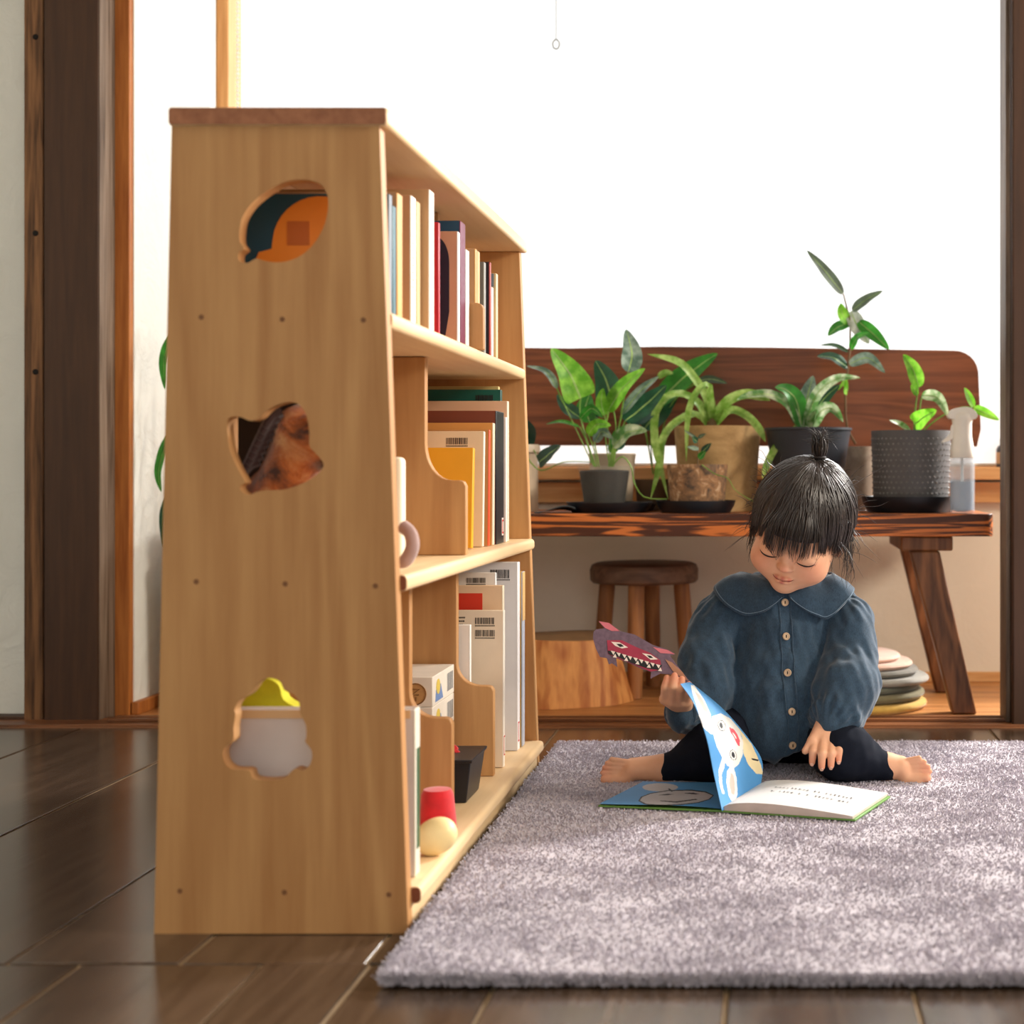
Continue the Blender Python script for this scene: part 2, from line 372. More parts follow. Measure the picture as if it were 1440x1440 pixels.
# rug
rx0, rx1, ry0, ry1 = -0.376, 1.75, 1.448, 2.70
rug = MB().box((rx0, ry0, 0.0015), (rx1, ry1, 0.0115)).build('area_rug', plain('rug_backing', lin(70, 52, 48), 0.95), bevel=0.004)
tag(rug, 'mauve grey short-pile rug lying on the dark plank floor', 'rug')
def rug_pile():
    m, nt, b = nodes('mauve_grey_pile')
    v = coords(nt); n1 = noisetex(nt, v, 13, 4, 0.65, 0.5); n2 = noisetex(nt, v, 420, 2, 0.6)
    a = nt.nodes.new('ShaderNodeMath'); a.operation = 'MULTIPLY_ADD'; a.inputs[1].default_value = 0.5; nt.links.new(n2.outputs[0], a.inputs[0])
    s = nt.nodes.new('ShaderNodeMath'); s.operation = 'MULTIPLY_ADD'; s.inputs[1].default_value = 0.42; s.inputs[2].default_value = 0.04
    nt.links.new(n1.outputs[0], s.inputs[0]); nt.links.new(s.outputs[0], a.inputs[2])
    r = mixcol(nt, lin(160, 153, 163), lin(216, 209, 218), a.outputs[0]); r.color_ramp.elements[0].position = 0.25; r.color_ramp.elements[1].position = 0.75
    nt.links.new(r.outputs[0], b.inputs['Base Color']); b.inputs['Roughness'].default_value = 0.95; b.inputs['Specular IOR Level'].default_value = 0.1
    b.inputs['Sheen Weight'].default_value = 0.25
    N = 300000
    vis = 1.45
    x = rng.uniform(rx0 - .001, rx0 + vis, N); y = rng.uniform(ry0 - .002, ry1 + .002, N)
    # a denser fringe of tufts along the edges in view
    E = 12000
    xe = np.concatenate([rng.uniform(rx0, rx0 + vis, E), np.full(E, rx0) + rng.uniform(-.002, .004, E)])
    ye = np.concatenate([np.full(E, ry0) + rng.uniform(-.003, .004, E), rng.uniform(ry0, ry1, E)])
    x = np.concatenate([x, xe]); y = np.concatenate([y, ye]); N = len(x)
    h = rng.uniform(.004, .0085, N) + 0.0010 * np.sin(x * 23 + 2 * np.sin(y * 17)) * np.sin(y * 29)
    ang = rng.uniform(0, 2 * np.pi, N); wd = rng.uniform(.0009, .0019, N)
    lx = rng.normal(0, .0028, N); ly = rng.normal(-.0008, .0028, N)
    z0 = np.full(N, .0095)
    edge = np.arange(N) >= N - 2 * E
    z0[edge] = rng.uniform(.002, .010, edge.sum())
    c, s_ = np.cos(ang) * wd, np.sin(ang) * wd
    V = np.empty((N, 4, 3), np.float32)
    V[:, 0] = np.stack([x - c, y - s_, z0], 1); V[:, 1] = np.stack([x + c, y + s_, z0], 1)
    V[:, 2] = np.stack([x + c * .7 + lx, y + s_ * .7 + ly, z0 + h], 1); V[:, 3] = np.stack([x - c * .7 + lx, y - s_ * .7 + ly, z0 + h], 1)
    me = bpy.data.meshes.new('pile'); me.vertices.add(N * 4); me.vertices.foreach_set('co', V.ravel())
    me.loops.add(N * 4); me.loops.foreach_set('vertex_index', np.arange(N * 4, dtype=np.int32))
    me.polygons.add(N); me.polygons.foreach_set('loop_start', np.arange(0, N * 4, 4, dtype=np.int32))
    me.update(); me.validate()
    o = link_mesh('pile', me, m, rug, smooth=0); o['kind'] = 'stuff'
    MB().box((rx0 + .002, ry0 + .002, .0115), (rx1, ry1 - .002, .0145)).build('pile_base', m, rug, smooth=0)
rug_pile()
# ------------------------------------------------------------------ bookshelf
M_pz = wood('pale_pine_upright', lin(166, 114, 66), lin(206, 158, 104), 'Z', 0.6, 0.5, rings=0.5, contrast=(0.15, 0.85), bmp=0.05)
M_py = wood('pale_pine_board', lin(220, 182, 132), lin(244, 216, 174), 'Y', 0.7, 0.42, rings=0.35, contrast=(0.1, 0.9), bmp=0.05)
M_ptop = wood('reddish_top_board', lin(140, 88, 60), lin(176, 118, 84), 'Y', 0.8, 0.5, rings=0.3)
M_endg = plain('reddish_end_grain', lin(120, 66, 42), 0.6)
M_plug = plain('dark_wood_plug', lin(124, 82, 50), 0.6)
Y0, Y1, Y2, Y3 = 1.62, 1.64, 2.535, 2.555
BS = thing('bookshelf', 'tall pale pine bookshelf with tapered sides and fruit-shaped cut-outs, standing beside the rug', 'bookshelf', (-0.53, 2.09, 0))
ZT = 0.876
panel = [(-0.666, 0.0), (-0.393, 0.0), (-0.3905, 0.003), (-0.4215, ZT), (-0.647, ZT)]
def hole(pts, ox, oy, sc):
    return closed_smooth([(P(ox + u / sc, oy + v / sc, Y0).x, P(ox + u / sc, oy + v / sc, Y0).z) for u, v in pts], 4)
h1 = hole([(543,945),(545,985),(590,1000),(640,975),(700,990),(780,995),(870,970),(950,910),(1010,820),(1040,730),(1045,640),(1025,580),(980,545),(900,530),(800,545),(710,590),(620,660),(565,740),(548,820),(550,880),(572,915)], 200, 120, 4)
h2 = hole([(478,450),(500,425),(550,425),(610,447),(660,430),(720,375),(800,345),(860,345),(905,380),(930,440),(940,520),(942,590),(985,640),(1020,690),(1002,730),(960,765),(920,790),(860,815),(790,835),(700,838),(640,848),(605,865),(562,845),(550,815),(578,790),(540,720),(505,640),(485,560)], 200, 480, 4)
h3 = hole([(465,215),(490,180),(535,160),(580,175),(600,212),(640,230),(662,265),(667,310),(690,360),(692,410),(688,430),(715,470),(710,520),(680,550),(640,545),(600,582),(540,592),(470,585),(450,550),(380,545),(345,510),(345,460),(383,425),(385,370),(393,320),(390,290),(410,255),(440,238)], 200, 900, 3)
sp = MB().prism([panel, h1, h2, h3], (0, Y0, 0), (1, 0, 0), (0, 0, 1), (0, 1, 0), Y1 - Y0).build('side_panel', M_pz, BS, bevel=0.003)
for x, y in ((283,446),(397,449),(511,450),(276,818),(401,821),(528,824),(253,1253),(400,1255),(547,1258)):
    c = P(x, y, Y0); MB().lathe((c.x, Y0 + .0004, c.z), [(.0032, 0), (.0028, .0008)], 12, Matrix.Rotation(math.pi / 2, 4, 'X')).build('wood_plug', M_plug, sp)
MB().prism([panel], (0, Y2, 0), (1, 0, 0), (0, 0, 1), (0, 1, 0), Y3 - Y2).build('side_panel', M_pz, BS, bevel=0.003)
tb_ = MB().box((-0.650, Y0 - .004, ZT), (-0.412, Y3 + .004, ZT + 0.0205)).build('top_board', M_py, BS, bevel=0.004)
MB().prism([rrect(-0.6485, ZT + .0012, -0.4135, ZT + .0193, .003, 3)], (0, Y0 - .0046, 0), (1, 0, 0), (0, 0, 1), (0, 1, 0), .0008).build('top_end_grain', M_ptop, tb_)
def backx(z): return -0.666 + (0.666 - 0.647) * z / ZT
def shelfboard(z, xf, th=0.0185):
    xb = backx(z) + .008
    pr = rrect(xb, z - th, xf, z, 0.006, 3)
    o = MB().prism([pr], (0, Y1 + .0002, 0), (1, 0, 0), (0, 0, 1), (0, 1, 0), Y2 - Y1 - .0004).build('shelf_board', M_py, BS, smooth=35)
    e = MB().prism([rrect(xf - .012, z - th + .001, xf - .0008, z - .001, .004, 3)], (0, Y1 - .0006, 0), (1, 0, 0), (0, 0, 1), (0, 1, 0), .0008).build('end_grain', M_endg, o)
shelfboard(0.0455, -0.381); shelfboard(0.388, -0.3965); shelfboard(0.677, -0.4125)
MB().hexa([(-.664, Y1, .0), (-.656, Y1, .0), (-.656, Y2, .0), (-.664, Y2, .0)], [(-.647, Y1, ZT), (-.639, Y1, ZT), (-.639, Y2, ZT), (-.647, Y2, ZT)]).build('back_panel', M_pz, BS)
MB().box((-0.402, Y1, 0.0), (-0.392, Y2, 0.026)).build('kick_board', M_py, BS, bevel=.002)
MB().box((-0.639, Y1, .846), (-0.624, Y2, .875)).build('top_rail', M_py, BS)
def divider(d, z0, z1, zl, zc, xf=-0.411, xt=-0.466):
    xb = backx(z0) + .012
    arc = [(xt + (xf - .02 - xt) * (1 - math.cos(a)), zl + (zc - zl) * (1 - math.sin(a))) for a in np.linspace(0, math.pi / 2, 9)]
    pr = [(xb, z0), (xf, z0), (xf, zl - .008), (xf - .003, zl - .002), (xf - .009, zl)] + arc[::-1] + [(xt, z1), (xb, z1)]
    MB().prism([pr], (0, d, 0), (1, 0, 0), (0, 0, 1), (0, 1, 0), .016).build('divider', M_pz, BS, bevel=.003)
divider(2.030, 0.3885, 0.6575, 0.490, 0.540)
divider(1.942, 0.046, 0.369, 0.181, 0.214)
divider(2.235, 0.046, 0.369, 0.181, 0.214)
divider(2.150, 0.6775, 0.875, 0.745, 0.79, -0.410, -0.475)

# ------------------------------------------------------------------ books on the shelf
M_pages = plain('book_pages', lin(238, 226, 204), 0.8, 0.06, 200)
bookmats = {}
def bm_(col): 
    k = 'book_cover_%d_%d_%d' % col
    return plain(k, lin(*col), 0.42, 0.05, 12)
M_ink = plain('black_ink', (0.012, 0.012, 0.013), 0.6)
M_redink = plain('red_ink', lin(196, 40, 36), 0.6)
def book(label, pxa, pxb, ytop, X, zb, cover, spine, width=0.16, ytop_z=None, lean=0.0, group='books on the top shelf', shear=0.0):
    """book standing on a shelf, spine to the room; pxa/pxb = photo columns of the spine's near and far edge"""
    d0 = X * FPX / (pxa - VX); d1 = X * FPX / (pxb - VX)
    zt = CAMH + (VY - ytop) * d0 / FPX
    return book3(label, d0, d1, zt, X, zb, cover, spine, width, lean, group)
def book3(label, d0, d1, zt, X, zb, cover, spine, width=0.16, lean=0.0, group='books on the top shelf'):
    th = max(.004, d1 - d0 - .0012); hgt = zt - zb - .0008
    t = thing('book', label, 'book', (X, d0, zb + .0006), group)
    M = Matrix.Translation((X, d0, zb + .0006 + th * math.sin(lean))) @ Matrix.Rotation(-lean, 4, 'X')
    c = min(.0025, th * .28)
    MB().box((-width, 0, 0), (0, c, hgt), M).build('front_cover', bm_(cover), t, bevel=.0006)
    MB().box((-width, th - c, 0), (0, th, hgt), M).build('back_cover', bm_(cover), t, bevel=.0006)
    MB().box((-.002, 0, 0), (.0012, th, hgt), M).build('spine', bm_(spine), t, bevel=.0012)
    MB().box((-width + .003, c, .003), (-.002, th - c, hgt - .003), M).build('pages', M_pages, t)
    return t, M, width, hgt, th
def decal(t, M, rect, mat, name='cover_print', off=.0004, face='cover', rnd=0):
    """flat print on the near cover (x from the spine inwards, z up) or on the spine"""
    x0, z0, x1, z1 = rect
    if face == 'cover': mb = MB().box((x0, -off, z0), (x1, 0.0002, z1), M)
    else: mb = MB().box((.0011, x0, z0), (.0012 + off, x1, z1), M)
    return mb.build(name, mat, t, smooth=0)
def barcode(t, M, x0, z0, w_, h_, rnd):
    mb = MB(); r = random.Random(rnd); x = x0
    while x < x0 + w_:
        b = r.choice((.0006, .0009, .0014)); mb.box((x, -.0003, z0), (min(x + b, x0 + w_), .0002, z0 + h_), M); x += b + r.choice((.0006, .0009, .0013))
    x = x0
    while x < x0 + w_ - .001: mb.box((x, -.0003, z0 - .0035), (x + .0013, .0002, z0 - .0015), M); x += .0022
    mb.build('barcode', M_ink, t, smooth=0)
def textlines(t, M, x0, z0, w_, n, pitch, mat, seed=1, hgt=.0014):
    mb = MB(); r = random.Random(seed)
    for k in range(n):
        x = x0; z = z0 - k * pitch; end = x0 + w_ * r.uniform(.7, 1)
        while x < end:
            b = r.uniform(.001, .0022); mb.box((x, -.0003, z), (x + b, .0002, z + hgt), M); x += b + .0007
    mb.build('text', mat, t, smooth=0)

ZA, ZB_, ZC_ = 0.677, 0.388, 0.0455
# top shelf
t, M, w_, hh, th = book('thin navy blue picture book nearest the side panel, seen through the leaf-shaped hole', 546, 550.5, 272, -0.44, ZA, (22, 66, 84), (112, 122, 132), 0.185)
arch = [(-.168, .038), (-.168, .063), (-.155, .066), (-.150, .078), (-.135, .082)] + [(-.079 - .055 * math.cos(a), .088 + .055 * math.sin(a)) for a in np.linspace(.1, math.pi - .4, 16)] + [(-.004, .10), (-.004, .038)]
MB().prism([arch], M @ Vector((0, -.0005, 0)), (1, 0, 0), (0, 0, 1), (0, 1, 0), .0006).build('cover_print', bm_((214, 128, 40)), t, smooth=0)
decal(t, M, (-.117, .086, -.091, .114), bm_((172, 92, 34)), off=.0008)
decal(t, M, (-.184, .001, -.001, .038), bm_((206, 120, 60)), off=.0003)
book('thin teal book second from the side panel', 551, 556, 288, -0.44, ZA, (30, 84, 98), (40, 92, 104))
book('tan book with amber spine on the top shelf, beside the teal one', 557.5, 565, 270, -0.44, ZA, (192, 150, 112), (222, 160, 84))
t, M, w_, hh, th = book('brown book with a cream white spine on the top shelf', 577, 584, 274, -0.44, ZA, (196, 148, 108), (246, 238, 224))
textlines(t, M @ Matrix.Translation((.0016, .004, 0)) @ Matrix.Rotation(math.pi / 2, 4, 'Z'), 0, hh * .75, .008, 9, .009, bm_((160, 150, 140)), 3)
book('narrow light tan book beside the cream-spined one', 585, 590, 282, -0.44, ZA, (214, 178, 130), (222, 188, 140))
book('largest tan cloth book on the top shelf with a pale spine', 603, 609.5, 266, -0.43, ZA, (200, 160, 116), (250, 236, 226), 0.19)
book('red book on the top shelf beside the largest tan one', 615.5, 618, 312, -0.435, ZA, (206, 34, 52), (180, 26, 44))
t, M, w_, hh, th = book('pinkish tan book with a dark arch printed on its cover', 643, 646, 325, -0.43, ZA, (206, 160, 126), (246, 240, 240), 0.15)
ar = [(-.05, .002), (-.05, .148), (-.028, .148)] + [(-.028 + .017 * math.sin(a), .112 + .036 * math.cos(a)) for a in np.linspace(0.1, math.pi / 2, 10)] + [(-.011, .045), (-.018, .002)]
MB().prism([ar], M @ Vector((0, -.0004, 0)), (1, 0, 0), (0, 0, 1), (0, 1, 0), .0005).build('cover_print', bm_((30, 38, 52)), t, smooth=0)
book('blue book with crimson and purple spine on the top shelf', 646.5, 653.5, 310, -0.43, ZA, (34, 78, 104), (110, 14, 60))
t, M, w_, hh, th = book('white-spined book beside the crimson and purple one', 654.5, 659, 350, -0.43, ZA, (236, 226, 214), (250, 246, 240))
book('tan book in the middle of the top shelf with amber edge', 667.5, 670, 349, -0.435, ZA, (206, 160, 116), (226, 170, 100))
book('thin amber yellow book on the top shelf', 670.5, 674, 352, -0.4385, ZA, (228, 184, 120), (232, 190, 128))
book('small grey book on the top shelf', 680, 682.5, 368, -0.44, ZA, (120, 118, 112), (166, 164, 158))
book('small black book with a red edge on the top shelf', 688, 690, 368, -0.44, ZA, (52, 46, 50), (176, 62, 52))
book('narrow white book in front of the beige one', 690.6, 693.2, 403, -0.44, ZA, (240, 236, 232), (250, 248, 246), 0.1)
t, M, w_, hh, th = book('beige book with a grey-blue band at its top, last on the top shelf', 697, 699.5, 384, -0.44, ZA, (226, 190, 136), (240, 214, 170))
decal(t, M, (-.155, hh - .022, -.003, hh - .0005), bm_((128, 140, 148)))
# middle shelf
G2 = 'books on the middle shelf'
t, M, w_, hh, th = book3('bright yellow book leaning in front on the middle shelf', 2.190, 2.204, 0.537, -0.436, ZB_, (244, 172, 40), (250, 186, 50), 0.15, 0.10, G2)
t, M, w_, hh, th = book3('cream book with one barcode behind the yellow book', 2.245, 2.256, 0.563, -0.430, ZB_, (240, 214, 176), (250, 240, 226), 0.16, 0.07, G2)
barcode(t, M, -.056, hh - .020, .032, .010, 4)
textlines(t, M, -.12, hh - .024, .03, 2, .004, M_ink, 5)
t, M, w_, hh, th = book3('orange-red spined book beside the barcode book', 2.270, 2.282, 0.566, -0.426, ZB_, (200, 140, 80), (232, 92, 52), 0.16, 0.05, G2)
t, M, w_, hh, th = book3('amber covered book with a cream spine on the middle shelf', 2.295, 2.310, 0.577, -0.424, ZB_, (226, 160, 84), (242, 226, 200), 0.16, 0.03, G2)
t, M, w_, hh, th = book3('thick black book with a small red label on its spine', 2.325, 2.392, 0.597, -0.424, ZB_, (128, 66, 46), (26, 27, 32), 0.17, 0.0, G2)
decal(t, M, (.046, .012, .060, .040), bm_((236, 214, 206)), 'label', face='spine')
decal(t, M, (.048, .015, .058, .037), M_redink, 'label_frame', off=.0008, face='spine')
decal(t, M, (.050, .018, .056, .034), bm_((240, 226, 218)), 'label', off=.0011, face='spine')
book3('thin white book after the thick black one', 2.400, 2.412, 0.590, -0.422, ZB_, (244, 226, 214), (250, 240, 232), 0.15, 0, G2)
book3('pinkish cream book standing taller behind the black one', 2.425, 2.440, 0.617, -0.424, ZB_, (230, 186, 150), (246, 220, 196), 0.16, 0, G2)
t, M, w_, hh, th = book3('dark green book with black lettering at the far end', 2.452, 2.468, 0.637, -0.440, ZB_, (14, 92, 80), (20, 80, 72), 0.16, 0, G2)
textlines(t, M, -.040, hh - .018, .032, 1, .01, M_ink, 9, .009)
book3('yellowish book farthest back on the middle shelf', 2.478, 2.490, 0.644, -0.448, ZB_, (226, 196, 130), (226, 196, 130), 0.15, 0, G2)
# bottom shelf
G3 = 'books on the bottom shelf'
t, M, w_, hh, th = book3('pale grey book with green photo spine nearest the side panel on the bottom shelf', 1.676, 1.700, 0.2346, -0.397, ZC_, (214, 206, 204), (222, 214, 196), 0.236, 0, G3)
decal(t, M, (.006, .030, .020, hh - .045), bm_((62, 92, 62)), 'spine_photo', face='spine')
decal(t, M, (-.234, hh - .010, -.004, hh - .0006), bm_((222, 186, 140)), off=.0006)
t, M, w_, hh, th = book3('thin white book standing behind the curved divider', 2.262, 2.272, 0.27, -0.452, ZC_, (246, 240, 232), (252, 250, 246), 0.13, 0, G3)
t, M, w_, hh, th = book3('cream picture book with two barcodes and a colourful flower picture', 2.300, 2.313, 0.288, -0.4085, ZC_, (242, 222, 196), (246, 236, 222), 0.175, .01, G3)
for k in (0, 1): barcode(t, M, -.043, hh - .021 - k * .019, .030, .010, 20 + k)
textlines(t, M, -.083, hh - .012, .030, 3, .0055, M_ink, 8, .0022)
decal(t, M, (-.120, .075, -.073, hh - .046), bm_((190, 206, 208)), 'picture')
fr = random.Random(5); cols = [(206, 60, 48), (236, 170, 60), (96, 130, 70), (240, 220, 190), (190, 80, 90), (70, 110, 120)]
for k in range(46):
    x = fr.uniform(-.115, -.077); z = fr.uniform(.078, .128); r_ = fr.uniform(.0018, .0042)
    MB().prism([[(x + r_ * math.cos(a), z + r_ * math.sin(a)) for a in np.linspace(0, 2 * math.pi, 7)[:-1]]], M @ Vector((0, -.0007 - k * .00001, 0)), (1, 0, 0), (0, 0, 1), (0, 1, 0), .0003).build('printed_flower', bm_(fr.choice(cols)), t, smooth=0)
decal(t, M, (.002, .018, .011, .048), M_redink, 'label_frame', face='spine'); decal(t, M, (.0035, .020, .0095, .046), bm_((244, 232, 218)), 'label', off=.0007, face='spine')
t, M, w_, hh, th = book3('peach book with a red block on its cover on the bottom shelf', 2.322, 2.334, 0.325, -0.413, ZC_, (240, 206, 168), (244, 226, 200), 0.17, 0, G3)
decal(t, M, (-.16, hh - .05, -.031, hh - .012), bm_((220, 60, 38)))
t, M, w_, hh, th = book3('white book with one small barcode behind the peach book', 2.352, 2.362, 0.343, -0.430, ZC_, (244, 238, 230), (248, 246, 244), 0.17, 0, G3)
barcode(t, M, -.045, hh - .016, .030, .008, 31)
t, M, w_, hh, th = book3('tallest grey-white book with a large barcode on the bottom shelf', 2.440, 2.462, 0.354, -0.410, ZC_, (226, 222, 222), (240, 236, 236), 0.18, 0, G3)
barcode(t, M, -.044, hh - .026, .032, .014, 33); textlines(t, M, -.10, hh - .018, .04, 2, .006, M_ink, 12)
decal(t, M, (.004, .014, .014, .046), M_redink, 'label_frame', face='spine'); decal(t, M, (.0058, .0165, .0122, .0435), bm_((244, 232, 228)), 'label', off=.0007, face='spine')
book3('narrow dark edged magazine between the white books', 2.464, 2.470, 0.26, -0.412, ZC_, (40, 38, 42), (70, 66, 70), 0.16, 0, G3)
t, M, w_, hh, th = book3('pale blue-grey book with an amber top, last on the bottom shelf', 2.474, 2.500, 0.336, -0.408, ZC_, (226, 180, 110), (184, 190, 204), 0.17, 0, G3)
decal(t, M, (0, hh * .72, th, hh - .0005), bm_((226, 184, 122)), 'spine_band', face='spine')

# boxes, tray and toys on the shelf
M_boxw = plain('white_carton', lin(236, 226, 212), 0.5, .04); M_boxb = plain('carton_blue_print', lin(110, 140, 190), 0.5); M_boxy = plain('carton_yellow_print', lin(222, 196, 90), 0.5)
for k in range(4):
    z = ZC_ + .0006 + k * .0424; top = k == 3
    lab = ['small white carton at the very bottom of the stack behind the tray', 'small white carton second from the bottom of its stack', 'small white carton just under the topmost one', 'topmost small white carton with a round brown mark, between the dividers'][k]
    t = thing('toy_box', lab, 'box', (-.52, 2.155, z), 'stack of white cartons')
    MB().box((-.60, 2.084, z), (-.468, 2.226, z + .0418)).build('carton', M_boxw, t, bevel=.001)
    MB().prism([[(2.10, z + .004), (2.15, z + .004), (2.135, z + .026), (2.105, z + .020)]], (-.4681, 0, 0), (0, 1, 0), (0, 0, 1), (1, 0, 0), .0005).build('blue_print', M_boxb, t, smooth=0)
    MB().prism([[(2.118 + .012 * math.cos(a), z + .024 + .011 * math.sin(a)) for a in np.linspace(0, 6.28, 11)[:-1]]], (-.4678, 0, 0), (0, 1, 0), (0, 0, 1), (1, 0, 0), .0005).build('yellow_print', M_boxy, t, smooth=0)
    mb = MB()
    for j in range(9): mb.box((-.4681, 2.178 + j * .0045, z + .008), (-.4676, 2.1795 + j * .0045 + (j % 3) * .0008, z + .034))
    mb.build('printed_bars', plain('carton_grey_print', lin(150, 150, 150)), t, smooth=0)
    if top:
        c = (-.492, z + .018)
        mk = MB().prism([[(c[0] + .0155 * math.cos(a), c[1] + .0155 * math.sin(a)) for a in np.linspace(0, 6.283, 25)[:-1]]], (0, 2.0834, 0), (1, 0, 0), (0, 0, 1), (0, 1, 0), .0006).build('round_mark', bm_((196, 150, 96)), t, smooth=0)
        ringm = MB().tube([(c[0] + .0145 * math.cos(a), 2.0832, c[1] + .0145 * math.sin(a)) for a in np.linspace(0, 6.283, 25)], .0007, 4).build('mark_ring', bm_((120, 82, 46)), mk)
        q = [(-.006, .007), (.006, .007), (-.005, -.001), (.005, -.001)]
        MB().tube([(c[0] + a, 2.0830, c[1] + b) for a, b in q], .0008, 4).tube([(c[0] + .001, 2.083, c[1] - .004), (c[0] + .001, 2.083, c[1] - .010)], .0008, 4).build('mark_lettering', bm_((120, 82, 46)), mk)
M_black = plain('black_plastic', lin(34, 36, 42), 0.38, .1)
t = thing('plastic_tray', 'small black plastic tray standing on the bottom shelf before the divider', 'tray', (-.435, 2.09, ZC_))
def open_tray(mb, x0, x1, y0, y1, z0, z1, tp, w=.0025):
    o0 = [(x0 + tp, y0 + tp, z0), (x1 - tp, y0 + tp, z0), (x1 - tp, y1 - tp, z0), (x0 + tp, y1 - tp, z0)]
    o1 = [(x0, y0, z1), (x1, y0, z1), (x1, y1, z1), (x0, y1, z1)]
    i1 = [(x0 + w, y0 + w, z1), (x1 - w, y0 + w, z1), (x1 - w, y1 - w, z1), (x0 + w, y1 - w, z1)]
    i0 = [(x0 + tp + w, y0 + tp + w, z0 + w), (x1 - tp - w, y0 + tp + w, z0 + w), (x1 - tp - w, y1 - tp - w, z0 + w), (x0 + tp + w, y1 - tp - w, z0 + w)]
    vs = o0 + o1 + i1 + i0; fs = [(3, 2, 1, 0), (12, 13, 14, 15)]
    for b in (0, 4, 8): fs += [(b + k, b + (k + 1) % 4, b + 4 + (k + 1) % 4, b + 4 + k) for k in range(4)]
    return mb.add(vs, fs)
open_tray(MB(), -.466, -.407, 2.045, 2.150, ZC_ + .0008, .106, .008).build('tray_body', M_black, t, bevel=.0012)
open_tray(MB(), -.4685, -.4045, 2.0425, 2.1525, .102, .107, .001, .005).build('tray_rim', M_black, t, bevel=.001)
M_redfelt = plain('red_felt', lin(200, 24, 34), 0.85, .15, 60, sheen=.4)
for k, (x, y, lab) in enumerate(((-.452, 2.075, 'rolled red felt rose in the tray, nearest the front'), (-.440, 2.098, 'rolled red felt rose in the middle of the black tray'), (-.448, 2.122, 'rolled red felt rose at the back of the black tray'))):
    sp_ = [(x + (.003 + .0014 * a) * math.cos(a), y + (.003 + .0014 * a) * math.sin(a),   .092 + .012 * math.sin(a * .8) + k * .002) for a in np.linspace(0, 9, 28)]
    o = MB().tube(sp_, .006, 8).tube([(x, y, ZC_ + .007), (x, y, .10)], .009, 8).build('felt_rose', M_redfelt, origin=(x, y, ZC_ + .006)); tag(o, lab, 'toy', 'red felt roses in the tray')
# cream wooden egg and red cloth beaker
c = P(613, 1178, 1.775)
o = MB().lathe((c.x, 1.775, ZC_ + .0225), [(.0006, -.026)] + [(.0215 * math.sin(a) ** .9, -.026 * math.cos(a)) for a in np.linspace(.15, math.pi - .15, 16)] + [(.0006, .026)], 24, Matrix.Rotation(math.radians(62), 4, 'Y')).build('wooden_egg', plain('cream_wood', lin(240, 216, 158), .45, .06), origin=(c.x, 1.775, ZC_))
tag(o, 'cream coloured wooden egg lying on the bottom shelf in front of the red cloth cup', 'toy')
c = P(615, 1132, 1.87)
t = thing('cloth_cup', 'red felt cup standing upside down behind the cream egg', 'toy', (c.x, 1.87, ZC_))
MB().lathe((c.x, 1.87, ZC_ + .0006), [(.024, 0), (.0235, .02), (.020, .052), (.017, .058), (.002, .0595)], 24).build('cup_body', M_redfelt, t)
MB().lathe((c.x, 1.87, ZC_ + .001), [(.0245, .0), (.0252, .004), (.0245, .009)], 24).build('cup_band', M_redfelt, t)
# yellow-green cloth tree seen at the top of the lowest hole
cx_, cz_ = P(375, 985, 1.73).x, 0.0
M_lime = plain('lime_felt', lin(196, 190, 30), .8, .1, 50)
t = thing('felt_tree', 'lime green felt tree toy behind the pale grey book, seen through the cloud-shaped hole', 'toy', (cx_, 1.735, ZC_))
pts = [(-.042, .155), (-.046, .185), (-.030, .205), (-.026, .225), (-.012, .243), (.004, .246), (.017, .238), (.022, .222), (.040, .210), (.048, .190), (.042, .155)]
MB().prism([closed_smooth([(a, b - .029) for a, b in pts], 3)], (cx_, 1.722, ZC_), (1, 0, 0), (0, 0, 1), (0, 1, 0), .026).build('crown', M_lime, t, bevel=.006, seg=3)
MB().tube([(cx_, 1.735, ZC_ + .0005), (cx_, 1.735, ZC_ + .14)], [.016, .012], 12).build('trunk', M_py, t)
MB().lathe((cx_, 1.735, ZC_ + .0005), [(.026, 0), (.026, .008), (.02, .011)], 20).build('base', M_py, t)
# white box and mauve plush tail visible on the middle shelf
o = MB().box((-.56, 1.80, ZB_ + .0006), (-.4415, 1.825, .519)).build('gift_box', plain('ivory_card', lin(246, 232, 204), .6, .03), bevel=.006, seg=3, origin=(-.5, 1.81, ZB_)); tag(o, 'ivory white box standing on the middle shelf behind the plush toy', 'box')

book3('added black book darkening the background behind the plush horse on the middle shelf', 1.783, 1.798, 0.612, -0.455, ZB_, (34, 28, 30), (34, 28, 30), 0.178, 0, G2)  # invented book, its black covers give the middle hole a dark background
# ------------------------------------------------------------------ bench, stool, log, cushions
M_bx = wood('burnt_brown_bench_wood', lin(88, 46, 28), lin(146, 84, 52), 'X', 0.8, 0.45, contrast=(.1, .9), knots=.8, rings=.8)
M_bedge = wood('bench_edge_wood', lin(76, 38, 20), lin(206, 116, 54), 'X', 0.9, 0.45, contrast=(.38, .66), knots=2.5, rings=1.2)
M_bz = wood('brown_leg_wood', lin(84, 50, 30), lin(150, 98, 60), 'Z', 0.8, 0.5)
SZ = 0.4155
bench = thing('wooden_bench', 'long dark brown wooden bench with a wide backrest, carrying the potted plants below the window', 'bench', (-0.35, 3.25, 0.004))
MB().prism([rrect(-1.17, 3.075, 0.466, 3.44, .02, 4)], (0, 0, SZ - .0465), (1, 0, 0), (0, 1, 0), (0, 0, 1), .0465).build('seat', M_bedge, bench, bevel=.006)
br = [(-1.17, .565), (.478, .560), (.487, .60), (.481, .735)] + [(.481 - .055 + .055 * math.cos(a), .728 + .052 * math.sin(a)) for a in np.linspace(0.1, math.pi / 2, 7)] + [(.0, .787), (-.25, .789), (-.45, .785), (-.62, .787), (-.9, .784), (-1.12, .776), (-1.17, .74)]
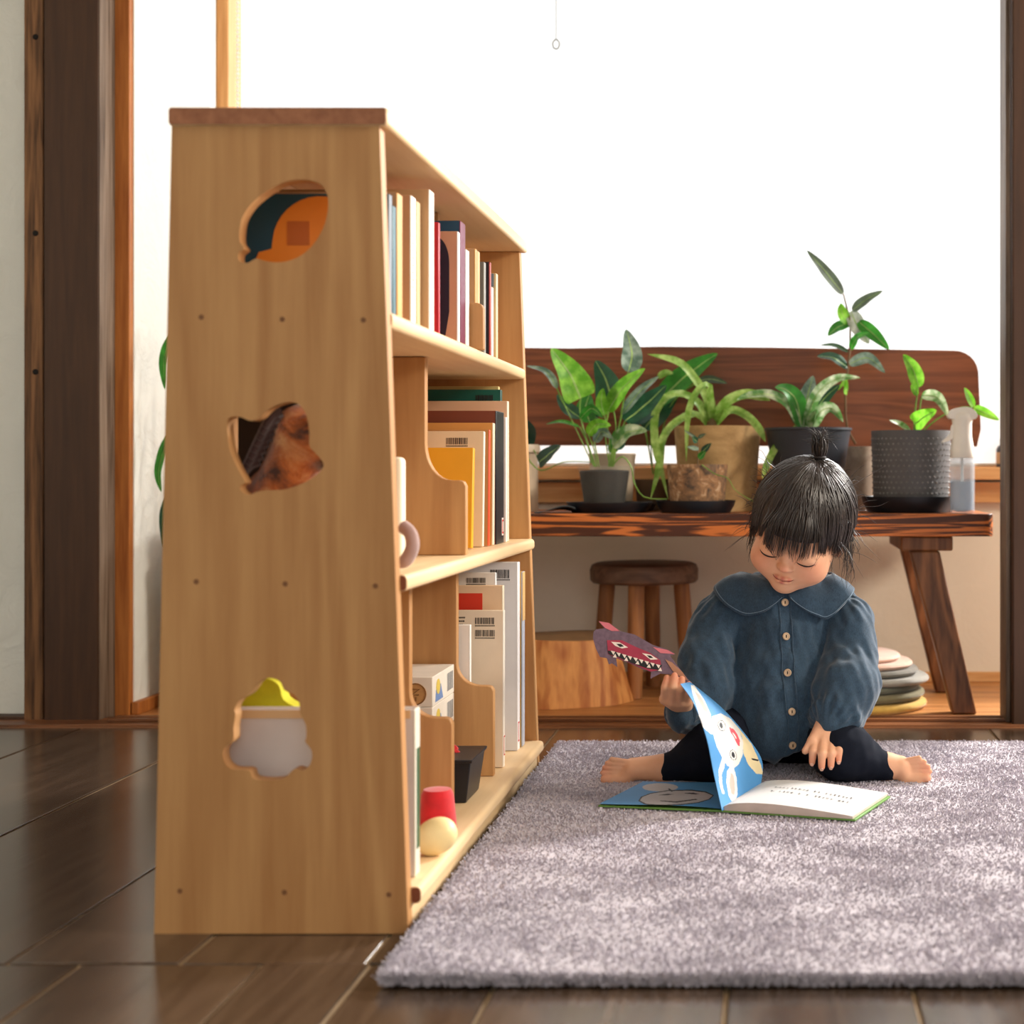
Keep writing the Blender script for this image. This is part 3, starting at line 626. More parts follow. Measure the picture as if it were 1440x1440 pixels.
MB().prism([br], (0, 3.415, 0), (1, 0, 0), (0, 0, 1), (0, 1, 0), .032).build('backrest', M_bx, bench, bevel=.006)
for x in (-1.0, .30):
    MB().box((x - .035, 3.425, SZ), (x + .035, 3.446, .70)).build('back_upright', M_bz, bench, bevel=.003)
for s, xc in ((1, .330), (-1, -1.02)):
    MB().box((xc - .054, 3.10, SZ - .0775), (xc + .054, 3.40, SZ - .0467)).build('cross_block', M_bz, bench, bevel=.004)
    for y0, y1 in ((3.125, 3.085), (3.36, 3.385)):
        a, b = Vector((xc - s * .004, y0, SZ - .078)), Vector((xc + s * .074, y1, .0045))
        wx, wy = .031, .022
        B = [(b.x - wx * .8, b.y - wy, b.z), (b.x + wx * .8, b.y - wy, b.z), (b.x + wx * .8, b.y + wy, b.z), (b.x - wx * .8, b.y + wy, b.z)]
        T = [(a.x - wx, a.y - wy, a.z), (a.x + wx, a.y - wy, a.z), (a.x + wx, a.y + wy, a.z), (a.x - wx, a.y + wy, a.z)]
        MB().hexa(B, T).build('leg', M_bz, bench, bevel=.004)

sc_ = Vector(((906 - VX) * 3.38 / FPX, 3.38, .0045))
stool = thing('round_stool', 'low round wooden stool with four legs under the bench, behind the cut log', 'stool', sc_)
M_st = wood('stool_leg_wood', lin(120, 74, 42), lin(176, 118, 70), 'Z', .9, .5)
M_stt = wood('stool_seat_wood', lin(84, 58, 44), lin(126, 92, 70), 'X', .8, .5)
MB().lathe((sc_.x, sc_.y, .253), [(.08, 0), (.116, 0), (.1215, .006), (.1225, .03), (.118, .040), (.108, .0445), (.02, .0455)], 40).build('seat', M_stt, stool)
for k, a in enumerate((-97, -7, 83, 173)):
    a = math.radians(a); top = sc_ + Vector((.085 * math.cos(a), .085 * math.sin(a), .2490)); bot = sc_ + Vector((.105 * math.cos(a), .100 * math.sin(a), 0))
    MB().tube([bot, bot.lerp(top, .5), top], [.0165, .0185, .0185], 14).build('leg', M_st, stool)

M_log = wood('split_log_wood', lin(160, 92, 44), lin(214, 150, 84), 'Z', .7, .6, contrast=(.3, .75), rings=.7)
M_logtop = plain('log_top', lin(150, 116, 80), .7, .15, 20)
log = thing('cut_log', 'short cut log with a flared base standing under the bench beside the stool', 'log', (-.475, 3.243, .0045))
lg = MB(); N = 48
prof = [(1.10, 0), (1.09, .01), (1.0, .06), (.92, .11), (.885, .140), (.872, .1425)]
vs = []; fs = []
for r, z in prof:
    for k in range(N):
        a = 2 * math.pi * k / N; w_ = 1 + .03 * math.sin(3 * a + 1) + .018 * math.sin(7 * a) + .012 * math.sin(13 * a + 2)
        vs.append((-.475 + .160 * r * w_ * math.cos(a), 3.243 + .106 * r * w_ * math.sin(a), .0045 + z + .004 * math.sin(a * 2) * (z > .1)))
for i in range(len(prof) - 1):
    for k in range(N): fs.append((i*N+k, i*N+(k+1)%N, (i+1)*N+(k+1)%N, (i+1)*N+k))
fs.append(tuple(reversed(range(N)))); lg.add(vs, fs)
lg.build('trunk', M_log, log)
top = vs[-N:]; ct = (-.475, 3.243, .149)
MB().add(top + [ct], [(k, (k + 1) % N, N) for k in range(N)]).build('sawn_top', M_logtop, log, smooth=0)

M_cush = [plain('cushion_cloth_%d' % i, lin(*c), .9, .08, 80, sheen=.3) for i, c in enumerate([(198, 158, 74), (112, 104, 74), (96, 98, 84), (150, 146, 136), (112, 108, 98), (206, 170, 150), (212, 178, 160)])]
labs = ['yellow round floor cushion at the bottom of the stack behind the child', 'olive green round floor cushion lying on the yellow one', 'dark grey green round floor cushion, third from the bottom of its stack', 'wide light grey round floor cushion sticking out of the stack', 'grey brown round floor cushion under the pink ones', 'lower pink round floor cushion in the stack', 'topmost pink round floor cushion of the stack under the bench']
zc = .0046
for i in range(7):
    hgt = [.018, .016, .013, .014, .012, .012, .011][i]; xr = [1303, 1300, 1292, 1306, 1291, 1283, 1266][i]; y = 3.19 + .004 * i
    r = .15; x = (xr - VX) * y / FPX - r
    M = Matrix.Rotation(math.radians([0, -1.5, 1.0, 5, 4, 6, 7][i] * 0.35), 4, 'Y')
    o = MB().lathe((x, y, zc), [(r * .3, 0), (r - hgt * .4, 0), (r - .001, hgt * .3), (r, hgt * .5), (r - .001, hgt * .7), (r - hgt * .4, hgt * .98), (r * .3, hgt)], 48, M).build('floor_cushion', [M_cush[i]], origin=(x, y, zc))
    tag(o, labs[i], 'cushion', 'round floor cushions under the bench')
    zc += hgt + .0032
# ------------------------------------------------------------------ plants
LM = {'bright': leafmat('bright_leaf', lin(112, 190, 40), lin(160, 222, 80), .5), 'mid': leafmat('mid_green_leaf', lin(58, 138, 44), None, .4),
      'dark': leafmat('dark_leaf', lin(34, 84, 54), None, .25), 'deep': leafmat('deep_green_leaf', lin(24, 62, 44), None, .2), 'grey': leafmat('grey_green_leaf', lin(96, 128, 110), lin(166, 186, 170), .25, .3),
      'lime': leafmat('lime_strap_leaf', lin(140, 190, 70), lin(196, 222, 130), .45), 'var': leafmat('variegated_leaf', lin(104, 160, 80), lin(226, 232, 200), .4),
      'pale': leafmat('pale_grey_leaf', lin(160, 170, 150), lin(206, 210, 196), .35), 'shade': leafmat('slate_leaf', lin(82, 98, 78), None, .25)}
M_rib = leafmat('pale_midrib', lin(170, 204, 120), None, .3)
M_stem = leafmat('green_stem', lin(126, 168, 70), None, .2); M_wstem = plain('woody_stem', lin(110, 84, 52), .6)
M_soil = plain('potting_soil', lin(46, 34, 26), .95, .4, 120, bmp=.8)
def leaf(parent, conv, pts, wpx, kind, d, dd=0.0, fold=.25, tw=0.0, shape='leaf', droop=0):
    """leaf blade along a centre line given in photo positions at the plant's own depth; dd = how far the tip lies beyond the base"""
    n = len(pts); P3 = []
    for i, (u, v) in enumerate(pts):
        px, py = conv(u, v); P3.append(P(px, py, d + dd * i / (n - 1)))
    ns = 14; path = smoothpath(P3, ns); wid = wpx / SCL * d / FPX / 2
    mb = MB(); rows = []
    for i, p in enumerate(path):
        t = (path[min(i + 1, ns)] - path[max(i - 1, 0)]).normalized()
        toward = (Vector((0, 0, CAMH)) - p).normalized()
        side = t.cross(Vector((0, -1, .35))).normalized() if abs(t.dot(Vector((0, -1, .35)).normalized())) < .95 else t.orthogonal().normalized()
        nrm = side.cross(t).normalized(); 
        side = Matrix.Rotation(tw, 3, t) @ side; nrm = Matrix.Rotation(tw, 3, t) @ nrm
        u = i / ns
        if shape == 'leaf': w_ = wid * (math.sin(math.pi * min(1, u * .97 + .03) ** .72) ** .8)
        elif shape == 'heart': w_ = wid * (math.sin(math.pi * (u * .93 + .07) ** .5) ** .7)
        else: w_ = wid * (1 - .15 * u) * min(1, (1 - u) * 5 + .05)
        for k in (-1, -.5, 0, .5, 1):
            rows.append(p + side * w_ * k + nrm * (abs(k) * w_ * fold + .04 * w_ * math.sin(u * 17 + k * 3)))
    fs = [(i*5+k, i*5+k+1, (i+1)*5+k+1, (i+1)*5+k) for i in range(ns) for k in range(4)]
    mb.add(rows, fs)
    if shape != 'strap':
        rib = []
        for i in range(ns + 1):
            a, b, c = rows[i*5+1], rows[i*5+2], rows[i*5+3]; nn_ = (c - a).cross(path[min(i+1, ns)] - path[max(i-1, 0)]); nn_ = nn_.normalized() * .0005 if nn_.length > 1e-9 else Vector((0, -.0005, 0))
            for sg_ in (1, -1): rib += [b.lerp(a, .13) + nn_ * sg_, b.lerp(c, .13) + nn_ * sg_]
        mb.add(rib, [(i*4+k, i*4+k+1, i*4+k+5, i*4+k+4) for i in range(ns) for k in (0, 2)], 1)
    mb.build('leaf', [LM[kind], M_rib], parent, fix=False, smooth=180)
def stem(parent, conv, pts, d, r=.0018, dd=0, mat=None, name='stem'):
    n = len(pts); path = smoothpath([P(*conv(u, v), d + dd * i / (n - 1)) for i, (u, v) in enumerate(pts)], 14)
    MB().tube(path, [r * (1 - .35 * i / 14) for i in range(15)], 6).build(name, mat or M_stem, parent)
SCL = 3.428
cA = lambda u, v: (720 + u / 3.428, 340 + v / 3.428)
cB = lambda u, v: (1040 + u / 3.428, 340 + v / 3.428)
def potlathe(t, x, y, z0, z1, rb, rt, mat, wall=.004, rim=0, name='pot', seg=40, soil=.012, ribs=None):
    pr = [(rb * .4, z0), (rb, z0), (rb + (rt - rb) * .5, (z0 + z1) / 2), (rt, z1 - .006), (rt + rim, z1 - .005), (rt + rim, z1), (rt - wall, z1), (rt - wall, z1 - soil + .002), (rt - wall - .002, z1 - soil * 2)]
    o = MB().lathe((x, y, 0), pr, seg).build(name, mat, t, smooth=50)
    MB().lathe((x, y, 0), [(.001, z1 - soil - .01), (rt - wall - .0006, z1 - soil - .004), (rt - wall - .0006, z1 - soil), (.001, z1 - soil + .003)], 28).build('soil', M_soil, t)
    return o
def saucer(label, x, y, r, h, z=SZ, mat=None):
    t = MB().lathe((x, y, z + .0005), [(r * .4, 0), (r * .86, 0), (r * .97, h * .6), (r, h), (r - .004, h), (r * .84, .0035), (r * .3, .0035)], 40).build('plant_saucer', mat or M_black2, origin=(x, y, z))
    tag(t, label, 'saucer'); return t
M_black2 = plain('black_saucer_plastic', lin(20, 24, 30), .4, .1)
def clearmat(name, tint, amt):
    m, nt, b = nodes(name); out = nt.nodes['Material Output']
    b.inputs['Base Color'].default_value = (*tint, 1); b.inputs['Roughness'].default_value = .25
    n = noisetex(nt, coords(nt), 35); r = mixcol(nt, tuple(c * .8 for c in tint), tint, n.outputs[0]); nt.links.new(r.outputs[0], b.inputs['Base Color'])
    tr = nt.nodes.new('ShaderNodeBsdfTransparent'); mx = nt.nodes.new('ShaderNodeMixShader'); mx.inputs[0].default_value = amt
    nt.links.new(b.outputs[0], mx.inputs[1]); nt.links.new(tr.outputs[0], mx.inputs[2]); nt.links.new(mx.outputs[0], out.inputs[0]); return m
px2 = lambda px, d: (px - VX) * d / FPX
zz = lambda py, d: CAMH - (py - VY) * d / FPX

# clear pot with pothos
d = 3.19; x = px2(850, d)
saucer('round black saucer under the clear plastic pot', px2(857, d), d, .092, .022)
t = thing('potted_pothos', 'leafy pothos in a clear plastic pot with dark soil, standing on the bench', 'plant', (x, d, SZ + .005))
z0 = SZ + .0062; z1 = zz(655, d)
MB().lathe((x, d, 0), [(.02, z0), (.044, z0), (.056, z1 - .008), (.0585, z1 - .007), (.0585, z1), (.0555, z1), (.042, z0 + .003), (.01, z0 + .003)], 40).build('pot', clearmat('clear_pot_plastic', lin(206, 206, 196), .95), t, smooth=50)
MB().lathe((x, d, 0), [(.01, z0 + .0035), (.0415, z0 + .0035), (.0533, z1 - .012), (.05, z1 - .010), (.01, z1 - .008)], 36).build('soil', plain('dark_wet_soil', lin(36, 31, 28), .9, .5, 90, bmp=.6), t)
for pts, w_, k, dd, tw, sh in (
  ([(330,755),(280,640),(188,513)], 165, 'bright', -.03, .2, 'heart'), ([(480,770),(455,670),(402,572)], 140, 'dark', .04, -.3, 'heart'),
  ([(560,628),(578,540),(550,422)], 105, 'grey', .06, .3, 'leaf'), ([(465,815),(535,705),(642,610)], 95, 'bright', -.03, -.3, 'leaf'), ([(445,835),(430,770),(440,705)], 60, 'bright', -.02, .2, 'leaf'),
  ([(530,830),(620,720),(708,648)], 62, 'grey', .03, -.4, 'leaf'), ([(545,865),(640,790),(745,690)], 120, 'dark', .05, -.2, 'leaf'), ([(330,850),(385,803),(440,850)], 42, 'mid', -.03, .5, 'leaf'),
  ([(325,892),(240,868),(163,880)], 30, 'mid', -.01, .6, 'leaf'), ([(368,930),(410,880),(478,886)], 58, 'bright', -.04, .3, 'leaf'), ([(488,985),(560,918),(652,912)], 85, 'var', -.04, -.2, 'leaf'),
  ([(330,850),(265,800),(218,735)], 70, 'dark', .05, .2, 'leaf'), ([(215,705),(165,628),(70,598)], 48, 'grey', .02, .6, 'leaf'), ([(375,870),(355,800),(375,735)], 95, 'mid', .05, 0, 'leaf'),
  ([(400,965),(435,915),(485,950)], 50, 'grey', -.02, .4, 'leaf'), ([(415,850),(300,820),(250,765)], 60, 'deep', .07, .1, 'leaf'), ([(500,1000),(520,960),(515,880)], 60, 'dark', .04, .2, 'leaf'), ([(560,880),(650,830),(700,770)], 80, 'deep', .07, -.1, 'leaf')):
    leaf(t, cA, pts, w_, k, d - .005, dd, .22, tw, sh)
for pts in ([(330,755),(332,850),(400,1085)], [(480,770),(500,900),(475,1085)], [(560,628),(515,900),(480,1085)], [(465,815),(450,930),(470,1085)], [(445,835),(470,960),(465,1085)], [(530,830),(500,960),(485,1085)], [(545,865),(505,980),(490,1085)],
            [(325,892),(360,960),(405,1085)], [(368,930),(395,1000),(410,1085)], [(488,985),(478,1030),(470,1085)], [(215,705),(255,790),(390,1075)], [(375,870),(400,980),(420,1085)], [(330,850),(350,930),(395,1085)]):
    stem(t, cA, pts, d - .004, .0019)
stem(t, cA, [(480,1085),(530,1035),(575,1085),(590,1165),(640,1232),(748,1240)], d - .062, .0018, -.01, name='vine')
# frosted pot behind it
d2 = 3.325; x2 = px2(861, d2)
saucer('round black saucer behind the clear pot', px2(880, d2), d2, .068, .016)
t = thing('frosted_pot', 'pale frosted pot standing behind the clear pothos pot', 'pot', (x2, d2, SZ + .005))
potlathe(t, x2, d2, SZ + .0062, zz(638, d2), .044, .0515, plain('frosted_beige_plastic', lin(206, 188, 164), .5, .05), rim=.001)
leaf(t, cA, [(480,1020),(500,960),(505,900)], 60, 'mid', d2 + .0, .02)
# cream pot by the bookshelf
d3 = 3.27; x3 = px2(723, d3)
t = thing('potted_creeper', 'cream pot with dark heart-shaped leaves half hidden behind the bookshelf', 'plant', (x3, d3, SZ))
potlathe(t, x3, d3, SZ + .0006, zz(634, d3), .052, .0515, plain('cream_glaze', lin(206, 184, 158), .4, .06)); 
MB().lathe((x3, d3, 0), [(.052, zz(638, d3)), (.0565, zz(636, d3)), (.0565, zz(628, d3)), (.0530, zz(625, d3)), (.050, zz(625, d3)), (.050, zz(638, d3))], 40).build('pot_rim', plain('cream_glaze', lin(206, 184, 158)), t)
leaf(t, cA, [(60,965),(75,910),(45,850)], 95, 'deep', d3, -.02, .2, .2, 'heart'); leaf(t, cA, [(130,1065),(190,1015),(235,985)], 85, 'deep', d3 - .05, -.03, .2, -.3, 'heart')
leaf(t, cA, [(20,960),(-20,900),(-60,850)], 90, 'dark', d3, .02)
stem(t, cA, [(40,985),(100,1000),(130,1065)], d3 - .03, .0016); stem(t, cA, [(40,985),(130,1100),(250,1062),(385,1062)], d3 - .05, .0016, -.02, name='vine'); stem(t, cA, [(30,1000),(50,980),(60,965)], d3, .0016)
# crumpled dark cloth beside the saucer
ck = MB()
ck.grid(lambda u, v: Vector((px2(756, 3.16) + u * .085, 3.11 + v * .10, SZ + .002 + max(0, .017 * math.sin(u * 2.6 + v) * u * (1.2 - v * .5)))), 16, 10)
o = ck.build('planting_cloth', plain('slate_cloth', lin(70, 84, 92), .7), fix=False, smooth=180, origin=(px2(775, 3.16), 3.16, SZ)); tag(o, 'crumpled slate grey cloth lying on the bench left of the saucer', 'cloth')
so = o.modifiers.new('thick', 'SOLIDIFY'); so.thickness = .0015
# weathered small pot
def weathered(name, a, b, c, sc=18):
    m, nt, bs = nodes(name); v = coords(nt); n = noisetex(nt, v, sc, 8, .7, .8); n2 = noisetex(nt, v, sc * 4, 5, .7)
    r = mixcol(nt, a, b, n.outputs[0]); r.color_ramp.elements[0].position = .36; r.color_ramp.elements[1].position = .56
    e = r.color_ramp.elements.new(.68); e.color = (*c, 1); nt.links.new(r.outputs[0], bs.inputs['Base Color']); bs.inputs['Roughness'].default_value = .85
    bump(nt, bs, n2.outputs[0], .4, .002); return m
d4 = 3.17; x4 = px2(980.5, d4)
saucer('black saucer under the small weathered pot', px2(978.5, d4), d4, .0845, .026)
t = thing('potted_seedling', 'small weathered brown clay pot with a tiny seedling, standing before the big tan pot', 'plant', (x4, d4, SZ + .005))
potlathe(t, x4, d4, SZ + .0062, zz(653, d4), .057, .0645, weathered('weathered_clay', lin(76, 64, 54), lin(162, 120, 82), lin(214, 186, 152), 38), rim=0)
for pts, w_, k in (([(893,965),(868,940)], 32, 'dark'), ([(915,1015),(962,970)], 34, 'deep'), ([(900,1000),(842,988)], 24, 'grey'), ([(900,1045),(935,1008)], 34, 'mid'), ([(897,945),(935,925)], 20, 'shade'), ([(893,950),(830,908)], 16, 'shade')):
    leaf(t, cA, pts, w_, k, d4 - .01, -.01)
stem(t, cA, [(895,1075),(897,1000),(893,945)], d4 - .008, .0016, mat=M_wstem)
stem(t, cA, [(915,1075),(980,1120),(1040,1140),(1080,1200),(1170,1255)], d4 - .066, .0011, 0, name='vine')
# big tan pot with strap leaves
d5 = 3.315; x5 = px2(1009, d5)
t = thing('potted_strap_plant', 'large tan clay pot with a plant of long arching strap leaves', 'plant', (x5, d5, SZ))
potlathe(t, x5, d5, SZ + .0006, zz(600, d5), .083, .096, weathered('tan_clay', lin(150, 116, 72), lin(186, 150, 100), lin(200, 168, 122), 10), wall=.006, seg=48)
SB = lambda u, v: cA(u, v)
for pts, w_, dd in (([(955,890),(900,780),(820,735),(745,750),(692,830),(690,960),(715,1080),(752,1238)], 42, -.16), ([(950,885),(880,832),(780,880),(725,960),(712,1080),(668,1240)], 42, -.17), ([(960,880),(940,760),(880,660),(800,580),(655,542)], 44, -.06),
                  ([(965,880),(955,760),(945,690),(895,720),(850,830),(840,1060)], 36, -.13), ([(972,870),(1040,770),(1140,735),(1245,765)], 54, -.05), ([(975,880),(1050,812),(1130,838),(1190,900),(1222,965)], 42, -.11), ([(962,880),(965,800),(945,705)], 38, .03)):
    leaf(t, cA, pts, w_, 'lime', d5 - .005, dd, .35, .15, 'strap')
MB().lathe((x5 + px2(1003, d5) - x5 - .004, d5, 0), [(.012, zz(603, d5)), (.017, zz(598, d5)), (.010, zz(585, d5)), (.004, zz(575, d5))], 14).build('bulb', M_wstem, t)
# aroid leaves behind, growing from a pot hidden by the pothos
d6 = 3.36
t = thing('broad_leaf_plant', 'broad-leaved dark plant rising behind the strap leaves against the backrest', 'plant', (px2(918, d6), d6, SZ))
potlathe(t, px2(918, d6), d6, SZ + .0006, SZ + .07, .035, .04, plain('brown_pot', lin(96, 70, 50), .6))
leaf(t, cA, [(690,790),(800,680),(900,600),(992,538)], 125, 'mid', d6 - .01, .0, .2, -.2); leaf(t, cA, [(900,672),(960,662),(1038,682)], 40, 'shade', d6, .0, .2, .4); leaf(t, cA, [(640,900),(720,800),(800,720)], 130, 'dark', d6, .01, .2, -.1)
leaf(t, cA, [(705,655),(740,632),(778,635)], 36, 'lime', d6 - .03, 0)
for p in ([(690,790),(670,950),(680,1120)], [(640,900),(660,1000),(680,1120)], [(900,672),(760,800),(685,1120)]): stem(t, cA, p, d6, .0022)
# black pot with striped leaves
d7 = 3.25; x7 = px2(1136.5, d7)
t = thing('potted_striped_plant', 'black plastic pot with pale striped leaves, right behind the child', 'plant', (x7, d7, SZ))
potlathe(t, x7, d7, SZ + .0006, zz(602, d7), .064, .0925, plain('matt_black_pot', lin(44, 46, 52), .5, .1), rim=.003, seg=48)
for pts, w_, k, dd, sh in (([(290,900),(240,790),(150,738),(40,740),(-15,765)], 52, 'var', -.06, 'leaf'), ([(300,895),(275,770),(225,715),(170,702)], 85, 'mid', -.03, 'leaf'), ([(312,890),(322,770),(355,645)], 100, 'grey', .03, 'leaf'), ([(315,895),(370,740),(470,660),(583,656)], 56, 'var', -.04, 'leaf'),
                  ([(340,880),(400,765),(485,688)], 66, 'dark', .03, 'leaf'), ([(350,900),(390,820),(450,805),(500,870)], 66, 'var', -.05, 'leaf'), ([(290,890),(262,840),(255,790)], 40, 'dark', 0, 'leaf'), ([(335,900),(345,850),(370,815)], 40, 'var', -.02, 'leaf'), ([(280,900),(170,1000),(110,1140)], 40, 'lime', -.09, 'strap')):
    leaf(t, cB, pts, w_, k, d7 - .005, dd, .3, .1, sh)
# tall rubber plant
d8 = 3.35; x8 = px2(1207, d8)
t = thing('tall_rubber_plant', 'tall thin-stemmed plant with oval leaves reaching above the backrest, in a grey beige pot', 'plant', (x8, d8, SZ))
potlathe(t, x8, d8, SZ + .0006, zz(628, d8), .032, .0335, weathered('grey_beige_pot', lin(150, 130, 112), lin(186, 168, 148), lin(200, 186, 168), 12))
st_ = [(560,975),(515,880),(512,700),(530,540),(533,400),(520,330),(500,250)]
stem(t, cB, st_, d8, .003, -.02, mat=M_wstem)
for pts, w_, k, dd, tw in (([(497,250),(410,140),(323,40)], 62, 'shade', -.03, .2), ([(545,332),(610,280),(692,236)], 60, 'shade', -.02, -.3), ([(528,395),(495,345),(488,296)], 62, 'bright', -.03, .1), ([(525,392),(470,415),(427,454)], 62, 'mid', -.04, .2), ([(535,335),(575,420),(625,492)], 85, 'pale', .0, -.1),
                 ([(575,385),(650,450),(722,520)], 68, 'mid', -.03, .1), ([(535,515),(570,460),(628,440)], 44, 'mid', -.05, -.2), ([(522,532),(460,500),(388,498)], 32, 'dark', .03, .4), ([(518,605),(450,560),(373,553)], 76, 'dark', -.03, .5), ([(530,590),(620,560),(702,632)], 56, 'grey', -.02, .3), ([(520,720),(500,690),(505,660)], 70, 'bright', -.05, .1)):
    leaf(t, cB, pts, w_, k, d8 - .012, dd, .18, tw)
# patterned grey pot
d9 = 3.21; x9 = px2(1281, d9)
o = saucer('deep black saucer under the patterned grey pot', px2(1279, d9), d9, .104, .034)
t = thing('potted_ivy', 'grey pot with a pattern of raised dots and light green leaves, beside the spray bottle', 'plant', (x9, d9, SZ + .005))
z0 = SZ + .0062; z1 = zz(606, d9); R9 = .0855
M_g = plain('grey_concrete_glaze', lin(88, 86, 86), .55, .08)
pot = potlathe(t, x9, d9, z0, z1, .080, R9, M_g, wall=.005, seg=56)
stud = MB(); nst = 46; nr = 13
for r_ in range(nr):
    for k in range(nst):
        a = 2 * math.pi * (k + .5 * (r_ % 2)) / nst; zc_ = z0 + .012 + r_ * (z1 - z0 - .03) / (nr - 1)
        n_ = Vector((math.cos(a), math.sin(a), 0)); s_ = Vector((-math.sin(a), math.cos(a), 0)); c_ = Vector((x9, d9, zc_)) + n_ * (.080 + (R9 - .080) * (zc_ - z0) / (z1 - z0) - .0012)
        e = .0043
        stud.add([c_ + s_ * e, c_ + Vector((0, 0, e)), c_ - s_ * e, c_ - Vector((0, 0, e)), c_ + n_ * .0034], [(0, 1, 4), (1, 2, 4), (2, 3, 4), (3, 0, 4)])
so_ = stud.build('raised_dots', plain('light_grey_glaze', lin(120, 116, 114), .5), pot, fix=False, smooth=0); so_['kind'] = 'stuff'
for pts, w_, k, dd, sh in (([(865,700),(835,615),(788,543)], 78, 'bright', -.02, 'leaf'), ([(880,740),(955,752),(1008,845)], 58, 'var', -.03, 'leaf'), ([(845,880),(890,845),(950,812)], 95, 'bright', -.05, 'heart'), ([(822,912),(775,880),(722,860)], 34, 'var', -.05, 'leaf'), ([(1128,795),(1105,745),(1084,703)], 38, 'bright', .0, 'leaf'), ([(1130,800),(1190,828),(1252,860)], 48, 'bright', -.01, 'leaf'), ([(855,740),(840,700),(862,660)], 34, 'bright', 0, 'leaf')):
    leaf(t, cB, pts, w_, k, d9 - .01, dd, .25, .1, sh)
for p in ([(840,920),(848,800),(862,700)], [(865,920),(870,800),(880,740)], [(850,920),(845,880)], [(835,920),(822,912)], [(870,925),(960,850),(1060,800),(1130,800)]): stem(t, cB, p, d9 - .008, .002)
# spray bottle
ds = 3.115; xs_ = px2(1353, ds)
t = thing('spray_bottle', 'clear spray bottle with a white trigger head at the right end of the bench', 'bottle', (xs_, ds, SZ))
z0 = SZ + .0006; zn = zz(640, ds)
MB().lathe((xs_, ds, 0), [(.012, z0), (.024, z0), (.0262, z0 + .004), (.0262, zn - .024), (.0255, zn - .012), (.0240, zn), (.0225, zn), (.0240, zn - .012), (.0245, zn - .024), (.0245, z0 + .006), (.012, z0 + .003)], 40).build('bottle_body', clearmat('clear_bottle_plastic', lin(214, 222, 228), .72), t, smooth=50)
m, nt, b = nodes('bottle_water'); b.inputs['Base Color'].default_value = (.55, .68, .80, 1); b.inputs['Roughness'].default_value = .05; b.inputs['Transmission Weight'].default_value = .6; b.inputs['IOR'].default_value = 1.33
nn = noisetex(nt, coords(nt), 8); rr_ = mixcol(nt, (.5, .64, .78), (.6, .72, .82), nn.outputs[0]); nt.links.new(rr_.outputs[0], b.inputs['Base Color'])
MB().lathe((xs_, ds, 0), [(.01, z0 + .0035), (.0238, z0 + .0068), (.0240, z0 + .066), (.004, z0 + .0665)], 32).build('water', m, t)
MB().tube([(xs_, ds, z0 + .008), (xs_, ds, zn + .01)], .003, 10).build('dip_tube', M_bead, t)
M_sw = plain('ivory_plastic', lin(246, 240, 228), .4, .03)
MB().lathe((xs_, ds, 0), [(.0245, zn - .006), (.0255, zn - .004), (.0250, zn + .012), (.0205, zn + .038), (.0200, zn + .062), (.0215, zn + .074), (.020, zn + .085), (.014, zn + .089)], 36).build('neck_collar', M_sw, t, smooth=60)
hd = [(-.027, .070), (-.027, .083), (-.018, .0905), (.006, .094), (.020, .090), (.029, .080), (.029, .072), (.018, .068)]
MB().prism([closed_smooth(hd, 3)], (xs_, ds - .0145, zn + .006), (1, 0, 0), (0, 0, 1), (0, 1, 0), .029).build('spray_head', M_sw, t, bevel=.006, seg=3)
tg = [(-.022, .058), (-.026, .040), (-.041, .026), (-.0405, .022), (-.024, .028), (-.016, .040), (-.014, .060)]
MB().prism([closed_smooth(tg, 3)], (xs_, ds - .006, zn + .004), (1, 0, 0), (0, 0, 1), (0, 1, 0), .012).build('trigger', M_sw, t, bevel=.002)
# dark jar on the window sill behind the post
dj = 3.492; xj = px2(1414, dj)
t = thing('dark_jar', 'dark jar with a pale label standing on the window sill by the right post', 'jar', (xj, dj, .5135))
MB().lathe((xj, dj, 0), [(.008, .5136), (.022, .5136), (.022, .555), (.019, .562), (.012, .567)], 24).build('jar_body', plain('dark_glass', lin(44, 40, 38), .3), t)
MB().lathe((xj, dj, 0), [(.0125, .566), (.0135, .566), (.0135, .580), (.008, .582)], 20).build('lid', plain('green_lid', lin(62, 96, 70), .5), t)
MB().lathe((xj, dj, 0), [(.0222, .521), (.0224, .521), (.0224, .548), (.0222, .548)], 24).build('label', plain('tan_paper', lin(206, 172, 130), .7), t)
# trailing plant on the far bench end, leaves peeping out left of the bookshelf
d10 = 3.05; x10 = px2(262, 3.2)
t = thing('trailing_plant', 'hanging plant with green leaves peeping out at the left edge of the bookshelf', 'plant', (-1.20, 3.16, .0045))
MB().lathe((-1.17, 3.17, 0), [(.05, .0048), (.075, .0048), (.085, .30), (.09, .30), (.09, .32), (.08, .32), (.078, .29), (.02, .29)], 32).build('pot', plain('tall_cream_pot', lin(196, 180, 156), .5), t)
MB().lathe((-1.17, 3.17, 0), [(.01, .28), (.0775, .285), (.0775, .300), (.01, .303)], 28).build('soil', M_soil, t)
SCL = 1.0; cI = lambda u, v: (u, v)
for pts, w_, k in (([(243,470),(231,505),(232,548)], 16, 'mid'), ([(250,600),(232,630),(223,665),(227,692)], 16, 'mid'), ([(245,690),(230,720),(229,770)], 12, 'dark'), ([(262,560),(258,600),(266,650)], 22, 'mid'), ([(280,470),(268,500),(270,540)], 22, 'dark')):
    leaf(t, cI, pts, w_, k, 3.10, -.02, .3, .3)
    stem(t, cI, [pts[0], (pts[0][0] + 14, pts[0][1] - 12), (270, 640), (262, 790)], 3.11, .002, .04)
SCL = 3.428
